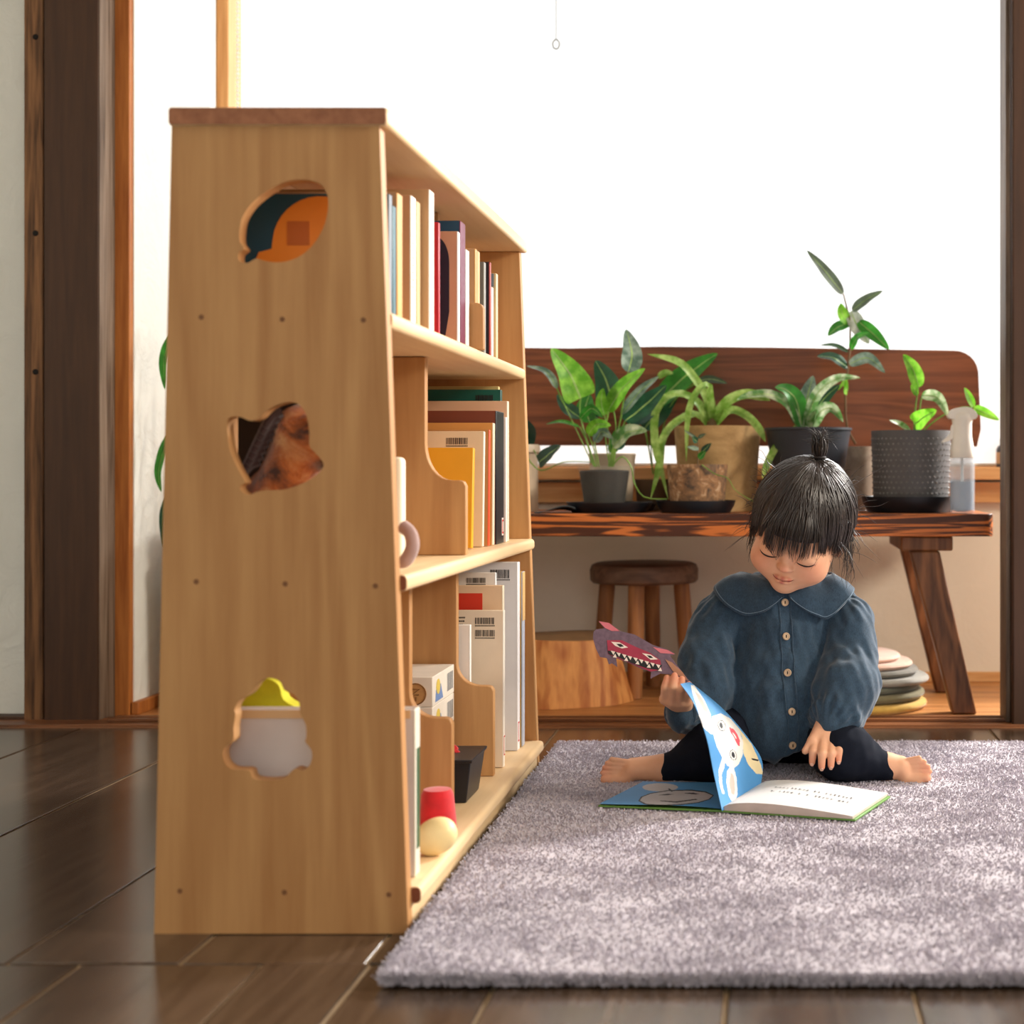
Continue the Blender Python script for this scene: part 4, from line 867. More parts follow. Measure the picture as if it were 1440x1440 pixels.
# ------------------------------------------------------------------ smooth solid modelling on a grid (for the child, clothes and the plush toy)
class Solid:
    def __init__(s, lo, hi, h):
        s.lo = np.array(lo, np.float32); s.h = h
        s.n = np.ceil((np.array(hi) - np.array(lo)) / h).astype(int) + 1
        s.F = np.full(s.n, 1.0, np.float32)
        s.ax = [s.lo[i] + h * np.arange(s.n[i], dtype=np.float32) for i in range(3)]
    def sub(s, lo, hi):
        a = np.clip(np.floor((np.array(lo) - s.lo) / s.h).astype(int), 0, s.n - 1)
        b = np.clip(np.ceil((np.array(hi) - s.lo) / s.h).astype(int) + 1, 1, s.n)
        sl_ = tuple(slice(a[i], b[i]) for i in range(3))
        X = s.ax[0][sl_[0]][:, None, None]; Y = s.ax[1][sl_[1]][None, :, None]; Z = s.ax[2][sl_[2]][None, None, :]
        return sl_, X, Y, Z
    def mix(s, sl_, d, k, op='add'):
        F = s.F[sl_]
        if op == 'cut': d = -d; h = np.maximum(k - np.abs(F - d), 0) / k; s.F[sl_] = np.maximum(F, d) + h * h * k * .25
        else: h = np.maximum(k - np.abs(F - d), 0) / k; s.F[sl_] = np.minimum(F, d) - h * h * k * .25
    def ell(s, c, r, k=.004, R=None, op='add'):
        c = np.array(c, np.float32); r = np.array(r, np.float32) * np.ones(3, np.float32); m = r.max() + k + 3 * s.h + .004
        sl_, X, Y, Z = s.sub(c - m, c + m)
        x, y, z = X - c[0], Y - c[1], Z - c[2]
        if R is not None:
            Ri = np.array(R, np.float32).T
            x, y, z = (Ri[i][0] * x + Ri[i][1] * y + Ri[i][2] * z for i in range(3))
        k0 = np.sqrt((x / r[0])**2 + (y / r[1])**2 + (z / r[2])**2); k1 = np.sqrt((x / r[0]**2)**2 + (y / r[1]**2)**2 + (z / r[2]**2)**2) + 1e-6
        s.mix(sl_, k0 * (k0 - 1) / k1, k, op); return s
    def cap(s, a, b, ra, rb=None, k=.004, op='add'):
        rb = ra if rb is None else rb; a = np.array(a, np.float32); b = np.array(b, np.float32); m = max(ra, rb) + k + 3 * s.h + .003
        sl_, X, Y, Z = s.sub(np.minimum(a, b) - m, np.maximum(a, b) + m)
        ba = b - a; L = float(ba @ ba) + 1e-12
        t = np.clip(((X - a[0]) * ba[0] + (Y - a[1]) * ba[1] + (Z - a[2]) * ba[2]) / L, 0, 1)
        d = np.sqrt((X - a[0] - ba[0] * t)**2 + (Y - a[1] - ba[1] * t)**2 + (Z - a[2] - ba[2] * t)**2) - (ra + (rb - ra) * t)
        s.mix(sl_, d, k, op); return s
    def chain(s, pts, rs, k=.004):
        for i in range(len(pts) - 1): s.cap(pts[i], pts[i + 1], rs[i], rs[i + 1], k)
        return s
    def plane_cut(s, fn, k=.004):
        X, Y, Z = s.ax[0][:, None, None], s.ax[1][None, :, None], s.ax[2][None, None, :]
        d = fn(X, Y, Z); h = np.maximum(k - np.abs(s.F - d), 0) / k; s.F = np.maximum(s.F, d) + h * h * k * .25; return s
    def val(s, p):
        q = (np.asarray(p, np.float32) - s.lo) / s.h; q = np.clip(q, 0, s.n - 1.001); i = q.astype(int); f = q - i; o = 0
        for a in (0, 1):
            for b in (0, 1):
                for c in (0, 1):
                    o = o + s.F[i[..., 0] + a, i[..., 1] + b, i[..., 2] + c] * (f[..., 0] if a else 1 - f[..., 0]) * (f[..., 1] if b else 1 - f[..., 1]) * (f[..., 2] if c else 1 - f[..., 2])
        return o
    def grad(s, p):
        p = np.asarray(p, np.float32); e = s.h * 1.2; g = np.stack([s.val(p + e * np.eye(3, dtype=np.float32)[i]) - s.val(p - e * np.eye(3, dtype=np.float32)[i]) for i in range(3)], -1)
        return g / (np.linalg.norm(g, axis=-1, keepdims=True) + 1e-9)
    def snap(s, p, off=0.0, it=6):
        p = np.array(p, np.float32)
        for _ in range(it): p = p - (s.val(p) - off)[..., None] * s.grad(p) * .9
        return p
    def hit(s, p, dr, n=200, step=.001):
        """march from p along dr to the surface"""
        p = np.array(p, np.float32); dr = np.array(dr, np.float32); dr /= np.linalg.norm(dr)
        for _ in range(n):
            v = float(s.val(p[None])[0])
            if v < .0002: break
            p = p + dr * max(min(v, .01), .0003)
        return p
    def mesh(s):
        F = s.F; ins = F < 0
        nx, ny, nz = (s.n - 1)
        cnt = np.zeros((nx, ny, nz), np.int8)
        for a in (0, 1):
            for b in (0, 1):
                for c in (0, 1): cnt += ins[a:nx + a, b:ny + b, c:nz + c]
        act = np.argwhere((cnt > 0) & (cnt < 8)); del cnt
        idx = np.full((nx, ny, nz), -1, np.int32); idx[act[:, 0], act[:, 1], act[:, 2]] = np.arange(len(act))
        acc = np.zeros((len(act), 3), np.float32); num = np.zeros(len(act), np.float32)
        cor = [np.array((a, b, c)) for a in (0, 1) for b in (0, 1) for c in (0, 1)]
        fv = [F[act[:, 0] + c[0], act[:, 1] + c[1], act[:, 2] + c[2]] for c in cor]
        for i in range(8):
            for j in range(i + 1, 8):
                if np.abs(cor[i] - cor[j]).sum() != 1: continue
                m = (fv[i] < 0) != (fv[j] < 0); t = np.where(m, fv[i] / np.where(m, fv[i] - fv[j], 1), 0)
                acc += np.where(m[:, None], cor[i] + t[:, None] * (cor[j] - cor[i]), 0); num += m
        V = s.lo + s.h * (act + acc / num[:, None])
        Q = []
        for ax in range(3):
            sh = [slice(None)] * 3; sh2 = list(sh); sh[ax] = slice(0, -1); sh2[ax] = slice(1, None)
            a, b = ins[tuple(sh)], ins[tuple(sh2)]
            e = np.argwhere(a != b); u, v = (ax + 1) % 3, (ax + 2) % 3
            ok = (e[:, u] > 0) & (e[:, v] > 0) & (e[:, u] < s.n[u] - 1) & (e[:, v] < s.n[v] - 1); e = e[ok]
            fl_ = a[e[:, 0], e[:, 1], e[:, 2]]
            def g(du, dv):
                q = e.copy(); q[:, u] -= du; q[:, v] -= dv; return idx[q[:, 0], q[:, 1], q[:, 2]]
            q = np.stack([g(1, 1), g(0, 1), g(0, 0), g(1, 0)], 1)
            q[~fl_] = q[~fl_][:, ::-1]; Q.append(q)
        Q = np.concatenate(Q); return V, Q[(Q >= 0).all(1)]
    def build(s, name, mat, parent, tint=None, relax=1, **kw):
        V, Q = s.mesh()
        for _ in range(relax):
            A = np.zeros_like(V); n_ = np.zeros(len(V), np.float32)
            for i in range(4):
                np.add.at(A, Q[:, i], V[Q[:, (i + 1) % 4]]); np.add.at(A, Q[:, i], V[Q[:, i - 1]]); np.add.at(n_, Q[:, i], 2)
            V = V * .5 + A / np.maximum(n_, 1)[:, None] * .5
        me = bpy.data.meshes.new(name); me.vertices.add(len(V)); me.vertices.foreach_set('co', V.astype(np.float32).ravel())
        me.loops.add(len(Q) * 4); me.loops.foreach_set('vertex_index', Q.astype(np.int32).ravel())
        me.polygons.add(len(Q)); me.polygons.foreach_set('loop_start', np.arange(0, len(Q) * 4, 4, dtype=np.int32))
        me.update(); me.validate()
        if tint is not None:
            at = me.color_attributes.new('tint', 'FLOAT_COLOR', 'POINT'); at.data.foreach_set('color', tint(V).astype(np.float32).ravel())
        return link_mesh(name, me, mat, parent, smooth=180, **kw)
def waves(X, Y, Z, seed, lam0, lam1, n=14):
    r = np.random.default_rng(seed); o = 0
    for _ in range(n):
        v = r.normal(size=3); v /= np.linalg.norm(v); k = 2 * np.pi / r.uniform(lam0, lam1)
        o = o + np.sin((X * v[0] + Y * v[1] + Z * v[2]) * k + r.uniform(0, 6.28))
    return o / math.sqrt(n)
def rot(deg, ax): return np.array(Matrix.Rotation(math.radians(deg), 3, ax))

# plush horse on the middle shelf, seen through the middle hole
pl = thing('plush_horse', 'brown and orange plush horse toy seen through the middle hole of the side panel', 'toy', (-.55, 1.725, ZB_))
Sd = Solid((-.65, 1.645, ZB_ - .004), (-.385, 1.83, .58), .003)
b0 = ZB_ + .0015
Sd.ell((-.552, 1.735, b0 + .080), (.058, .036, .044), .012).cap((-.555, 1.715, b0 + .085), (-.528, 1.700, b0 + .155), .036, .030, .015).ell((-.520, 1.695, b0 + .158), (.040, .030, .030), .012)
Sd.cap((-.505, 1.69, b0 + .140), (-.475, 1.685, b0 + .112), .021, .017, .012).ell((-.502, 1.668, b0 + .168), (.020, .006, .010), .004).ell((-.530, 1.715, b0 + .182), (.009, .006, .014), .006)
for x_, y_ in ((-.590, 1.715), (-.590, 1.752), (-.520, 1.712), (-.520, 1.752)): Sd.cap((x_, y_, b0 + .070), (x_ - .004, y_, b0 + .014), .016, .014, .01)
m, nt, b = nodes('plush_fur'); v = coords(nt); n1 = noisetex(nt, v, 24, 4, .6, .6); n2 = noisetex(nt, v, 500, 2)
r = mixcol(nt, lin(70, 36, 22), lin(190, 104, 42), n1.outputs[0]); r.color_ramp.elements[0].position = .38; r.color_ramp.elements[1].position = .52
e = r.color_ramp.elements.new(.66); e.color = (*lin(226, 170, 110), 1); nt.links.new(r.outputs[0], b.inputs['Base Color']); b.inputs['Roughness'].default_value = .95; b.inputs['Sheen Weight'].default_value = .5; bump(nt, b, n2.outputs[0], .8, .003)
Sd.build('plush_body', m, pl)
Mv = plain('mauve_plush', lin(168, 138, 132), .9, .1, 60, sheen=.4)
MB().tube(smoothpath([P(566, 740, 1.72), P(577, 750, 1.715), P(580, 768, 1.71), P(573, 785, 1.71), P(561, 797, 1.71)], 16), [.008] * 14 + [.007, .005, .003], 10).build('tail', Mv, pl)
Sd2 = MB()
for k in range(9):
    a = k / 8; Sd2.tube([(-.575 + .03 * a, 1.685 - .012 * a, b0 + .125 + .055 * a), (-.585 + .03 * a, 1.682 - .012 * a, b0 + .120 + .055 * a), (-.592 + .03 * a, 1.678 - .012 * a, b0 + .106 + .055 * a)], [.007, .007, .004], 8)
Sd2.build('mane', plain('dark_plush', lin(60, 40, 40), .9, .2, 60, sheen=.4), pl)
MB().lathe((-.487, 1.668, b0 + .147), [(.001, -.004), (.004, -.002), (.004, .002), (.001, .004)], 10).build('eye', M_ink, pl)
# ------------------------------------------------------------------ the child
RUGZ = .0165
person = thing('person', 'child in denim blouse and navy leggings sitting on the rug looking at a book', 'person', (.02, 2.48, RUGZ))
# head frame
HC = np.array(P(1126, 742, 2.405)); HR = rot(15, 'Y') @ rot(-9, 'Z') @ rot(25, 'X')
HS = 1.04
def hw(x, y, z): return HC + HR @ (np.array((x, y, z)) * HS)
B = Solid((-.285, 2.215, .008), (.285, 2.60, .53), .0021)
# torso, neck, arms (mostly under the clothes)
chest = np.array((.030, 2.462, .255)); pelv = np.array((.015, 2.49, .095))
B.cap(pelv, chest, .075, .058, .02)
B.cap(chest + (0, -.005, .03), hw(0, .016, -.070), .036, .031, .02)
LSh, RSh = np.array(P(1010, 868, 2.46)), np.array(P(1192, 868, 2.46))
B.cap(LSh, RSh, .034, .034, .02)
# ---- head
E = lambda c, r, k=.006, op='add', R=None: B.ell(hw(*c), np.array(r) * HS, k * HS, HR if R is None else HR @ R, op)
E((0, .010, .018), (.070, .083, .077)); E((0, -.020, -.024), (.0600, .056, .058), .018); E((0, -.034, -.050), (.044, .040, .036), .016)
for s_ in (-1, 1):
    E((s_ * .034, -.050, -.036), (.027, .025, .026), .014); E((s_ * .064, .012, -.018), (.007, .016, .020), .006, R=rot(s_ * 18, 'Z'))
    E((s_ * .030, -.0705, -.010), (.0165, .0105, .0105), .006)
E((0, -.060, -.072), (.017, .014, .013), .012); E((0, -.072, .018), (.040, .020, .030), .02)
for s_ in (-1, 1): E((s_ * .030, -.090, -.019), (.016, .010, .0035), .006, 'cut')
for s_ in (-1, 1): E((s_ * .028, -.0770, -.012), (.0140, .0085, .0085), .005)
E((0, -.0775, -.018), (.0075, .010, .020), .008); E((0, -.0855, -.030), (.0088, .0080, .0072), .005)
for s_ in (-1, 1): E((s_ * .0078, -.0805, -.0325), (.0052, .0058, .0046), .004); E((s_ * .0042, -.0900, -.0365), (.0021, .004, .0014), .002, 'cut')
E((0, -.0745, -.051), (.0165, .0090, .0040), .003); E((0, -.0740, -.0575), (.0130, .0088, .0042), .003)
E((0, -.0860, -.0542), (.0150, .0085, .0007), .0015, 'cut')
# ---- arms and hands
LEl, LWr = np.array(P(984, 985, 2.405)), np.array(P(961, 997, 2.345)); REl, RWr = np.array(P(1196, 978, 2.41)), np.array(P(1167, 1016, 2.345))
B.chain([LSh, LEl, LWr], [.030, .024, .017], .01).chain([RSh, REl, RWr], [.030, .024, .017], .01)
# resting hand (image right)
kn = [P(1147, 1041, 2.325), P(1158, 1043, 2.318), P(1169, 1043, 2.320), P(1179.5, 1039, 2.327)]
for i, p in enumerate(kn): B.cap(RWr + np.array(((i - 1.5) * .005, 0, 0)), p, .0145, .0092, .006)
mid = [P(1143.5, 1057, 2.299), P(1156, 1060, 2.290), P(1169, 1060, 2.293), P(1180, 1055, 2.300)]
tip = [P(1142, 1072, 2.297), P(1155.5, 1078.5, 2.289), P(1168.5, 1077, 2.291), P(1179.5, 1070, 2.294)]
for a, b_, c_, r_ in zip(kn, mid, tip, (.0066, .0068, .0066, .0058)): B.cap(a, b_, r_ + .0010, r_, .0025); B.cap(b_, c_, r_, r_ - .0014, .002)
B.cap(P(1155, 1024, 2.335), P(1142, 1042, 2.318), .0105, .0078, .006); B.cap(P(1142, 1042, 2.318), P(1132.5, 1056, 2.308), .0074, .0058, .003)
# gripping hand (image left): fingers in front of the mask, thumb behind it
kl = [P(935, 983, 2.305), P(945, 986, 2.302), P(955.5, 987, 2.305), P(965, 987, 2.312)]
for p in kl: B.cap(LWr + np.array((0, .0, .004)), p, .0145, .0092, .006)
ml = [P(935, 967, 2.281), P(946, 966, 2.278), P(957, 969, 2.281), P(967, 973, 2.290)]; tl_ = [P(938, 953, 2.283), P(948.5, 950, 2.2815), P(959, 955, 2.284), P(969, 962, 2.292)]
for a, b_, c_, r_ in zip(kl, ml, tl_, (.0062, .0066, .0066, .0060)): B.cap(a, b_, r_ + .0012, r_, .0025); B.cap(b_, c_, r_, r_ - .0012, .002)
B.cap(P(958, 985, 2.335), P(955, 968, 2.318), .0105, .008, .006); B.cap(P(955, 968, 2.318), P(951, 955, 2.304), .0078, .006, .003)
# ---- legs and feet
LHip, LKn, LAn = np.array((-.040, 2.50, .092)), np.array((-.086, 2.345, .062)), np.array(P(940, 1082, 2.36))
RHip, RKn, RAn = np.array((.075, 2.50, .092)), np.array((.118, 2.345, .062)), np.array(P(1241, 1079, 2.36))
B.chain([LHip, LKn, LAn], [.055, .034, .020], .015).chain([RHip, RKn, RAn], [.055, .034, .020], .015)
FD = 2.352
def foot(an, ball, toes, heel, sgn):
    B.cap(an, ball, .0195, .0150, .01); B.cap(np.array(an) + (0, 0, .004), np.array(ball) + (0, .006, .006), .018, .0115, .01); B.cap(an, heel, .0185, .017, .01)
    B.cap(P(ball_px(sgn), 1094, FD), P(ball_px(sgn) - sgn * -18, 1097, FD), .0125, .0125, .008)
    for (tx, ty, r_), (bx_, by_) in toes:
        B.cap(P(bx_, by_, FD - .002), P(tx, ty, FD - .006), r_ * .95, r_, .0012)
def ball_px(s_): return 880 if s_ < 0 else 1274
foot(P(930, 1082, FD + .006), P(889, 1083, FD), [((860, 1067.5, .0040), (884, 1071)), ((854, 1073.0, .0042), (884, 1076)), ((850, 1079.5, .0043), (884, 1081)), ((847.5, 1086.5, .0045), (884, 1086)), ((851, 1096, .0076), (884, 1093))], P(938, 1090, FD + .03), -1)
foot(P(1247, 1079, FD + .006), P(1267, 1080, FD), [((1293, 1065.5, .0040), (1270, 1070)), ((1300, 1071.0, .0042), (1270, 1074)), ((1305, 1077.5, .0043), (1270, 1079)), ((1307.5, 1084.5, .0045), (1270, 1084)), ((1303, 1093.5, .0076), (1270, 1091))], P(1242, 1087, FD + .03), 1)
# colours that belong to the skin: lips, cheeks, toes and finger tips
lips = [hw(0, -.0825, -.0505), hw(0.010, -.080, -.0515), hw(-.010, -.080, -.0515), hw(0, -.0820, -.0575)]; cheeks = [hw(-.040, -.066, -.034), hw(.040, -.066, -.034)]; nose = [hw(0, -.092, -.031)]
tips = list(tip) + list(tl_) + [P(850, 1080, FD), P(850, 1095, FD), P(1303, 1080, FD), P(1303, 1094, FD)]
def skin_tint(V):
    T = np.zeros((len(V), 4), np.float32); T[:, 3] = 1
    for L, r_, a, ch in ((lips, .0048, .8, 0), (cheeks, .022, .45, 1), (nose, .010, .5, 1), (tips, .014, .6, 1)):
        for c in L: T[:, ch] = np.maximum(T[:, ch], a * np.clip(1.3 - np.linalg.norm(V - np.array(c), axis=1) / r_, 0, 1))
    return T
m, nt, b = nodes('skin'); at = nt.nodes.new('ShaderNodeAttribute'); at.attribute_name = 'tint'
sep = nt.nodes.new('ShaderNodeSeparateColor'); nt.links.new(at.outputs['Color'], sep.inputs[0])
n = noisetex(nt, coords(nt), 90, 3); base = mixcol(nt, lin(222, 166, 132), lin(232, 180, 146), n.outputs[0])
def mixin(nt, a, col, fac):
    mx = nt.nodes.new('ShaderNodeMix'); mx.data_type = 'RGBA'; nt.links.new(a, mx.inputs['A']); mx.inputs['B'].default_value = (*col, 1); nt.links.new(fac, mx.inputs['Factor']); return mx.outputs['Result']
c1 = mixin(nt, base.outputs[0], lin(226, 140, 112), sep.outputs[1]); c2 = mixin(nt, c1, lin(196, 98, 88), sep.outputs[0])
nt.links.new(c2, b.inputs['Base Color']); b.inputs['Roughness'].default_value = .5; b.inputs['Specular IOR Level'].default_value = .3
b.inputs['Subsurface Weight'].default_value = .12; b.inputs['Subsurface Radius'].default_value = (.008, .003, .0015); b.inputs['Subsurface Scale'].default_value = 1.0
body = B.build('body', m, person, tint=skin_tint, relax=1)
# nails
M_nail = plain('finger_nail', lin(240, 190, 166), .3, .03)
for tset, mset in ((tip, mid),):
    for c, q in zip(tset, mset):
        g = B.snap(np.array([np.array(c) + (np.array(c) - np.array(q)) * .18 + (0, -.004, 0)]), .0003)[0]; nrm = B.grad(g[None])[0]
        Mq = Matrix.Translation(Vector(g)) @ Vector(nrm).to_track_quat('Z', 'Y').to_matrix().to_4x4()
        MB().lathe((0, 0, 0), [(.0030, -.0006), (.0028, .0002), (.0015, .0005)], 10, Mq, sy=1.2).build('nail', M_nail, body)
# eyelids looking down: lash lines; brows stay under the fringe
M_lash = plain('dark_lash', (.012, .009, .008), .6)
for s_ in (-1, 1):
    pts = []
    for q in np.linspace(-1, 1, 9):
        st0 = hw(s_ * .0295 + q * .0135, -.125, -.0165 - .0030 * (1 - q * q) + (.0015 * q * s_)); pts.append(Vector(B.hit(st0, HR @ np.array((0, 1, 0)))) + Vector(HR @ np.array((0, -.0006, 0))))
    MB().tube(pts, [.0004, .0009, .0012, .0014, .0015, .0014, .0013, .0010, .0005], 6).build('eyelash', M_lash, body)
mp_ = []
for q in np.linspace(-1, 1, 11):
    mp_.append(Vector(B.hit(hw(q * .0165, -.125, -.0545 + .0042 * q * q), HR @ np.array((0, 1, 0)))))
MB().tube(mp_, [.0003, .0006, .0008, .0009, .0009, .0009, .0009, .0009, .0008, .0006, .0003], 6).build('lip_line', plain('lip_shadow', lin(140, 66, 58), .6), body)

# ---- hair
m, nt, b = nodes('black_brown_hair'); n = noisetex(nt, coords(nt), 260, 3); r = mixcol(nt, (.010, .007, .006), (.040, .026, .020), n.outputs[0])
nt.links.new(r.outputs[0], b.inputs['Base Color']); b.inputs['Roughness'].default_value = .36; b.inputs['Specular IOR Level'].default_value = .55; M_hair = m
hair = bpy.data.objects.new('hair', None); C.objects.link(hair); hair.parent = person; hair.location = Vector(HC) - world_loc(person)
lo, hi = HC - .125, HC + .125
Hh = Solid(lo, hi, .0025)
Hh.ell(hw(0, .012, .022), np.array((.0755, .0885, .0820)) * HS, .01, HR).ell(hw(0, .050, -.010), np.array((.060, .050, .060)) * HS, .02, HR)
Hh.ell(hw(0, -.072, .018), np.array((.0418, .0218, .0318)) * HS, .02, HR)
# the face stays free: cut below the fringe
Hi = HR.T
def facecut(X, Y, Z):
    x, y, z = X - HC[0], Y - HC[1], Z - HC[2]
    lx, ly, lz = (Hi[i][0] * x + Hi[i][1] * y + Hi[i][2] * z for i in range(3))
    lx, ly, lz = lx / HS, ly / HS, lz / HS
    front = np.maximum(ly - .012, 0) * 1.0
    zcut = .019 - np.clip((ly + .045) * 1.25, 0, .12)
    return (zcut - lz) * .8
Hh.plane_cut(facecut, .006)
Hh.build('hair_cap', M_hair, hair, relax=2)
def scalp(az, el, off):
    """point over the head; az 0 = face, el 90 = crown"""
    a, e_ = math.radians(az), math.radians(el); dr = np.array((math.sin(a) * math.cos(e_), -math.cos(a) * math.cos(e_), math.sin(e_)))
    r_ = 1 / math.sqrt((dr[0] / .0770)**2 + (dr[1] / .0900)**2 + (dr[2] / .0835)**2)
    return np.array((0, .012, .022)) + dr * (r_ + off)
hr = random.Random(3); mb = MB()
def strand(pts, r0, mb_, seg=4, flat=.6, taper=True):
    n_ = len(pts); mb_.tube(pts, [r0 * (1 if not taper else max(.12, 1 - (i / (n_ - 1))**5)) for i in range(n_)], seg, flat=flat)
# strands over the head from the crown, the fringe hanging to the brows
for i in range(900):
    az = hr.uniform(-180, 180) if i < 560 else hr.uniform(-60, 60); a = abs(az); j = hr.gauss(0, 1)
    if a < 48: el1 = -12 + 2.5 * math.sin(az * .16) + j * 3.4
    elif a < 75: el1 = -17 - (a - 48) * .7 + j * 4
    else: el1 = -33 + j * 5
    az1 = az + hr.gauss(0, 3); az0 = az * .9 + hr.uniform(-22, 22); el0 = hr.uniform(70, 88); off = hr.uniform(.0, .0045)
    pts = []
    for k in range(11):
        u = k / 10; e_ = el0 + (el1 - el0) * u; z_ = scalp(az0 + (az1 - az0) * min(1, u * 1.6), e_, off)
        if a < 75 and u > .6: z_ = z_ + np.array((0, -.004 * (u - .6), -.004 * (u - .6)))
        pts.append(hw(*z_))
    pts = np.array(pts, np.float32)
    for _ in range(3):
        need = np.maximum(.0028 + max(off, 0) - B.val(pts), 0)[:, None]; pts = pts + B.grad(pts) * need
    pts = [Vector(p) for p in pts]
    strand(pts, hr.uniform(.0011, .0023), mb)
# side locks in front of the ears and at the nape
for s_ in (-1, 1):
    for i in range(34):
        az = s_ * hr.uniform(66, 112); el = -16; p0 = scalp(az, 20, .001); p1 = scalp(az, -10, .002); L = hr.uniform(.02, .068) if i % 3 else hr.uniform(.06, .09)
        w0 = Vector(hw(*p1)); dn = Vector((-hr.uniform(.0, .014) if s_ < 0 else hr.uniform(-.010, .006), hr.uniform(-.004, .008), -L))
        pts = [Vector(hw(*scalp(az, 45, .002))), Vector(hw(*p0)), w0, w0 + dn * .4 + Vector((hr.gauss(0, .0015), 0, 0)), w0 + dn * .75 + Vector((hr.gauss(0, .003), 0, 0)), w0 + dn + Vector((hr.gauss(0, .005), 0, 0))]
        strand(smoothpath(pts, 12), hr.uniform(.0006, .0014), mb)
mb.build('strands', M_hair, hair, fix=False, smooth=180)['kind'] = 'stuff'
# topknot: strands gathered upwards, elastic, short tuft
kb = Vector(hw(*scalp(165, 80, .0035))); up = Vector((-.02, .0, 1)).normalized(); mb = MB()
for i in range(150):
    az = hr.uniform(-180, 180); el = hr.uniform(40, 76); p0 = Vector(hw(*scalp(az, el, .001))); p1 = Vector(hw(*scalp(az, (el + 88) / 2, .005)))
    strand(smoothpath([p0, p1, kb + Vector((hr.gauss(0, .003), hr.gauss(0, .003), -.003)), kb + up * .008], 9), hr.uniform(.0008, .0016), mb, taper=False)
for i in range(110):
    a = hr.uniform(0, 6.28); q = hr.uniform(0, 1); sp = Vector((math.cos(a), math.sin(a), 0)); L = hr.uniform(.026, .050)
    strand(smoothpath([kb + sp * .005 * q, kb + sp * .013 * q + up * L * .4, kb + sp * .012 * q + up * L * .75 + Vector((hr.gauss(0, .002), 0, 0)), kb + sp * (.007 + .004 * q) + up * L + Vector((hr.gauss(-.002, .006), 0, hr.gauss(0, .003)))], 8), hr.uniform(.0008, .0017), mb)
mb.build('topknot', M_hair, hair, fix=False, smooth=180)['kind'] = 'stuff'
MB().tube([kb + Vector((.0085 * math.cos(a), .0085 * math.sin(a), .003)) for a in np.linspace(0, 6.283, 17)], .0024, 8).build('hair_tie', plain('dark_elastic', (.02, .016, .016), .7), hair)
mb = MB()
for i in range(150):      # flyaway hairs
    if i < 34: a = hr.uniform(0, 6.28); b0_ = kb + up * .032; dr = Vector((math.cos(a), math.sin(a) * .5, hr.uniform(-.2, 1.1))).normalized(); L = hr.uniform(.015, .04)
    else: b0_ = Vector(hw(*scalp(hr.choice((-1, 1)) * hr.uniform(50, 130), hr.uniform(-30, 60), .002))); dr = (b0_ - Vector(HC)).normalized() + Vector((hr.gauss(0, .5), hr.gauss(0, .3), hr.gauss(-.3, .5))); L = hr.uniform(.012, .042)
    strand(smoothpath([b0_, b0_ + dr * L * .5 + Vector((hr.gauss(0, .003), 0, hr.gauss(0, .003))), b0_ + dr * L + Vector((hr.gauss(0, .004), 0, hr.gauss(-.006, .005)))], 7), .00042, mb, 3, 1.0)
mb.build('flyaway_hairs', M_hair, hair, fix=False, smooth=180)['kind'] = 'stuff'

# ---- blouse
m, nt, b = nodes('washed_denim'); v = coords(nt); n1 = noisetex(nt, v, 120, 5, .65); n2 = noisetex(nt, coords(nt, (900, 900, 260)), 1.0, 2, .6)
a = nt.nodes.new('ShaderNodeMath'); a.operation = 'MULTIPLY_ADD'; a.inputs[1].default_value = .55; nt.links.new(n2.outputs[0], a.inputs[0]); a0 = nt.nodes.new('ShaderNodeMath'); a0.operation = 'MULTIPLY_ADD'; a0.inputs[1].default_value = .45; a0.inputs[2].default_value = .27; nt.links.new(n1.outputs[0], a0.inputs[0]); nt.links.new(a0.outputs[0], a.inputs[2])
r = mixcol(nt, lin(28, 43, 58), lin(60, 84, 105), a.outputs[0]); r.color_ramp.elements[0].position = .5; r.color_ramp.elements[1].position = 1.0
nt.links.new(r.outputs[0], b.inputs['Base Color']); b.inputs['Roughness'].default_value = .85; b.inputs['Sheen Weight'].default_value = .25; b.inputs['Specular IOR Level'].default_value = .2
bump(nt, b, a.outputs[0], .35, .0015); M_den = m
S = Solid((-.175, 2.255, .018), (.215, 2.60, .335), .0024)
S.ell((.024, 2.465, .225), (.086, .074, .105), .02).ell((.016, 2.455, .130), (.096, .090, .112), .03).ell((.012, 2.420, .075), (.072, .062, .055), .03)
S.cap(P(1040, 846, 2.455), P(1165, 846, 2.455), .044, .044, .02)
S.cap(P(1082, 838, 2.44), P(1126, 838, 2.44), .036, .036, .02)
S.chain([np.array(P(1012, 872, 2.45)), np.array(P(993, 925, 2.425)), np.array(P(989, 972, 2.40)), np.array(P(972, 1000, 2.37))], [.043, .046, .049, .034], .006)
S.cap(P(972, 998, 2.375), P(957, 1003, 2.343), .034, .026, .012)
S.chain([np.array(P(1191, 872, 2.45)), np.array(P(1196, 925, 2.425)), np.array(P(1190, 965, 2.392)), np.array(P(1178, 1000, 2.365))], [.043, .044, .054, .045], .006)
S.cap(P(1178, 1003, 2.36), P(1169, 1016, 2.345), .040, .027, .01)
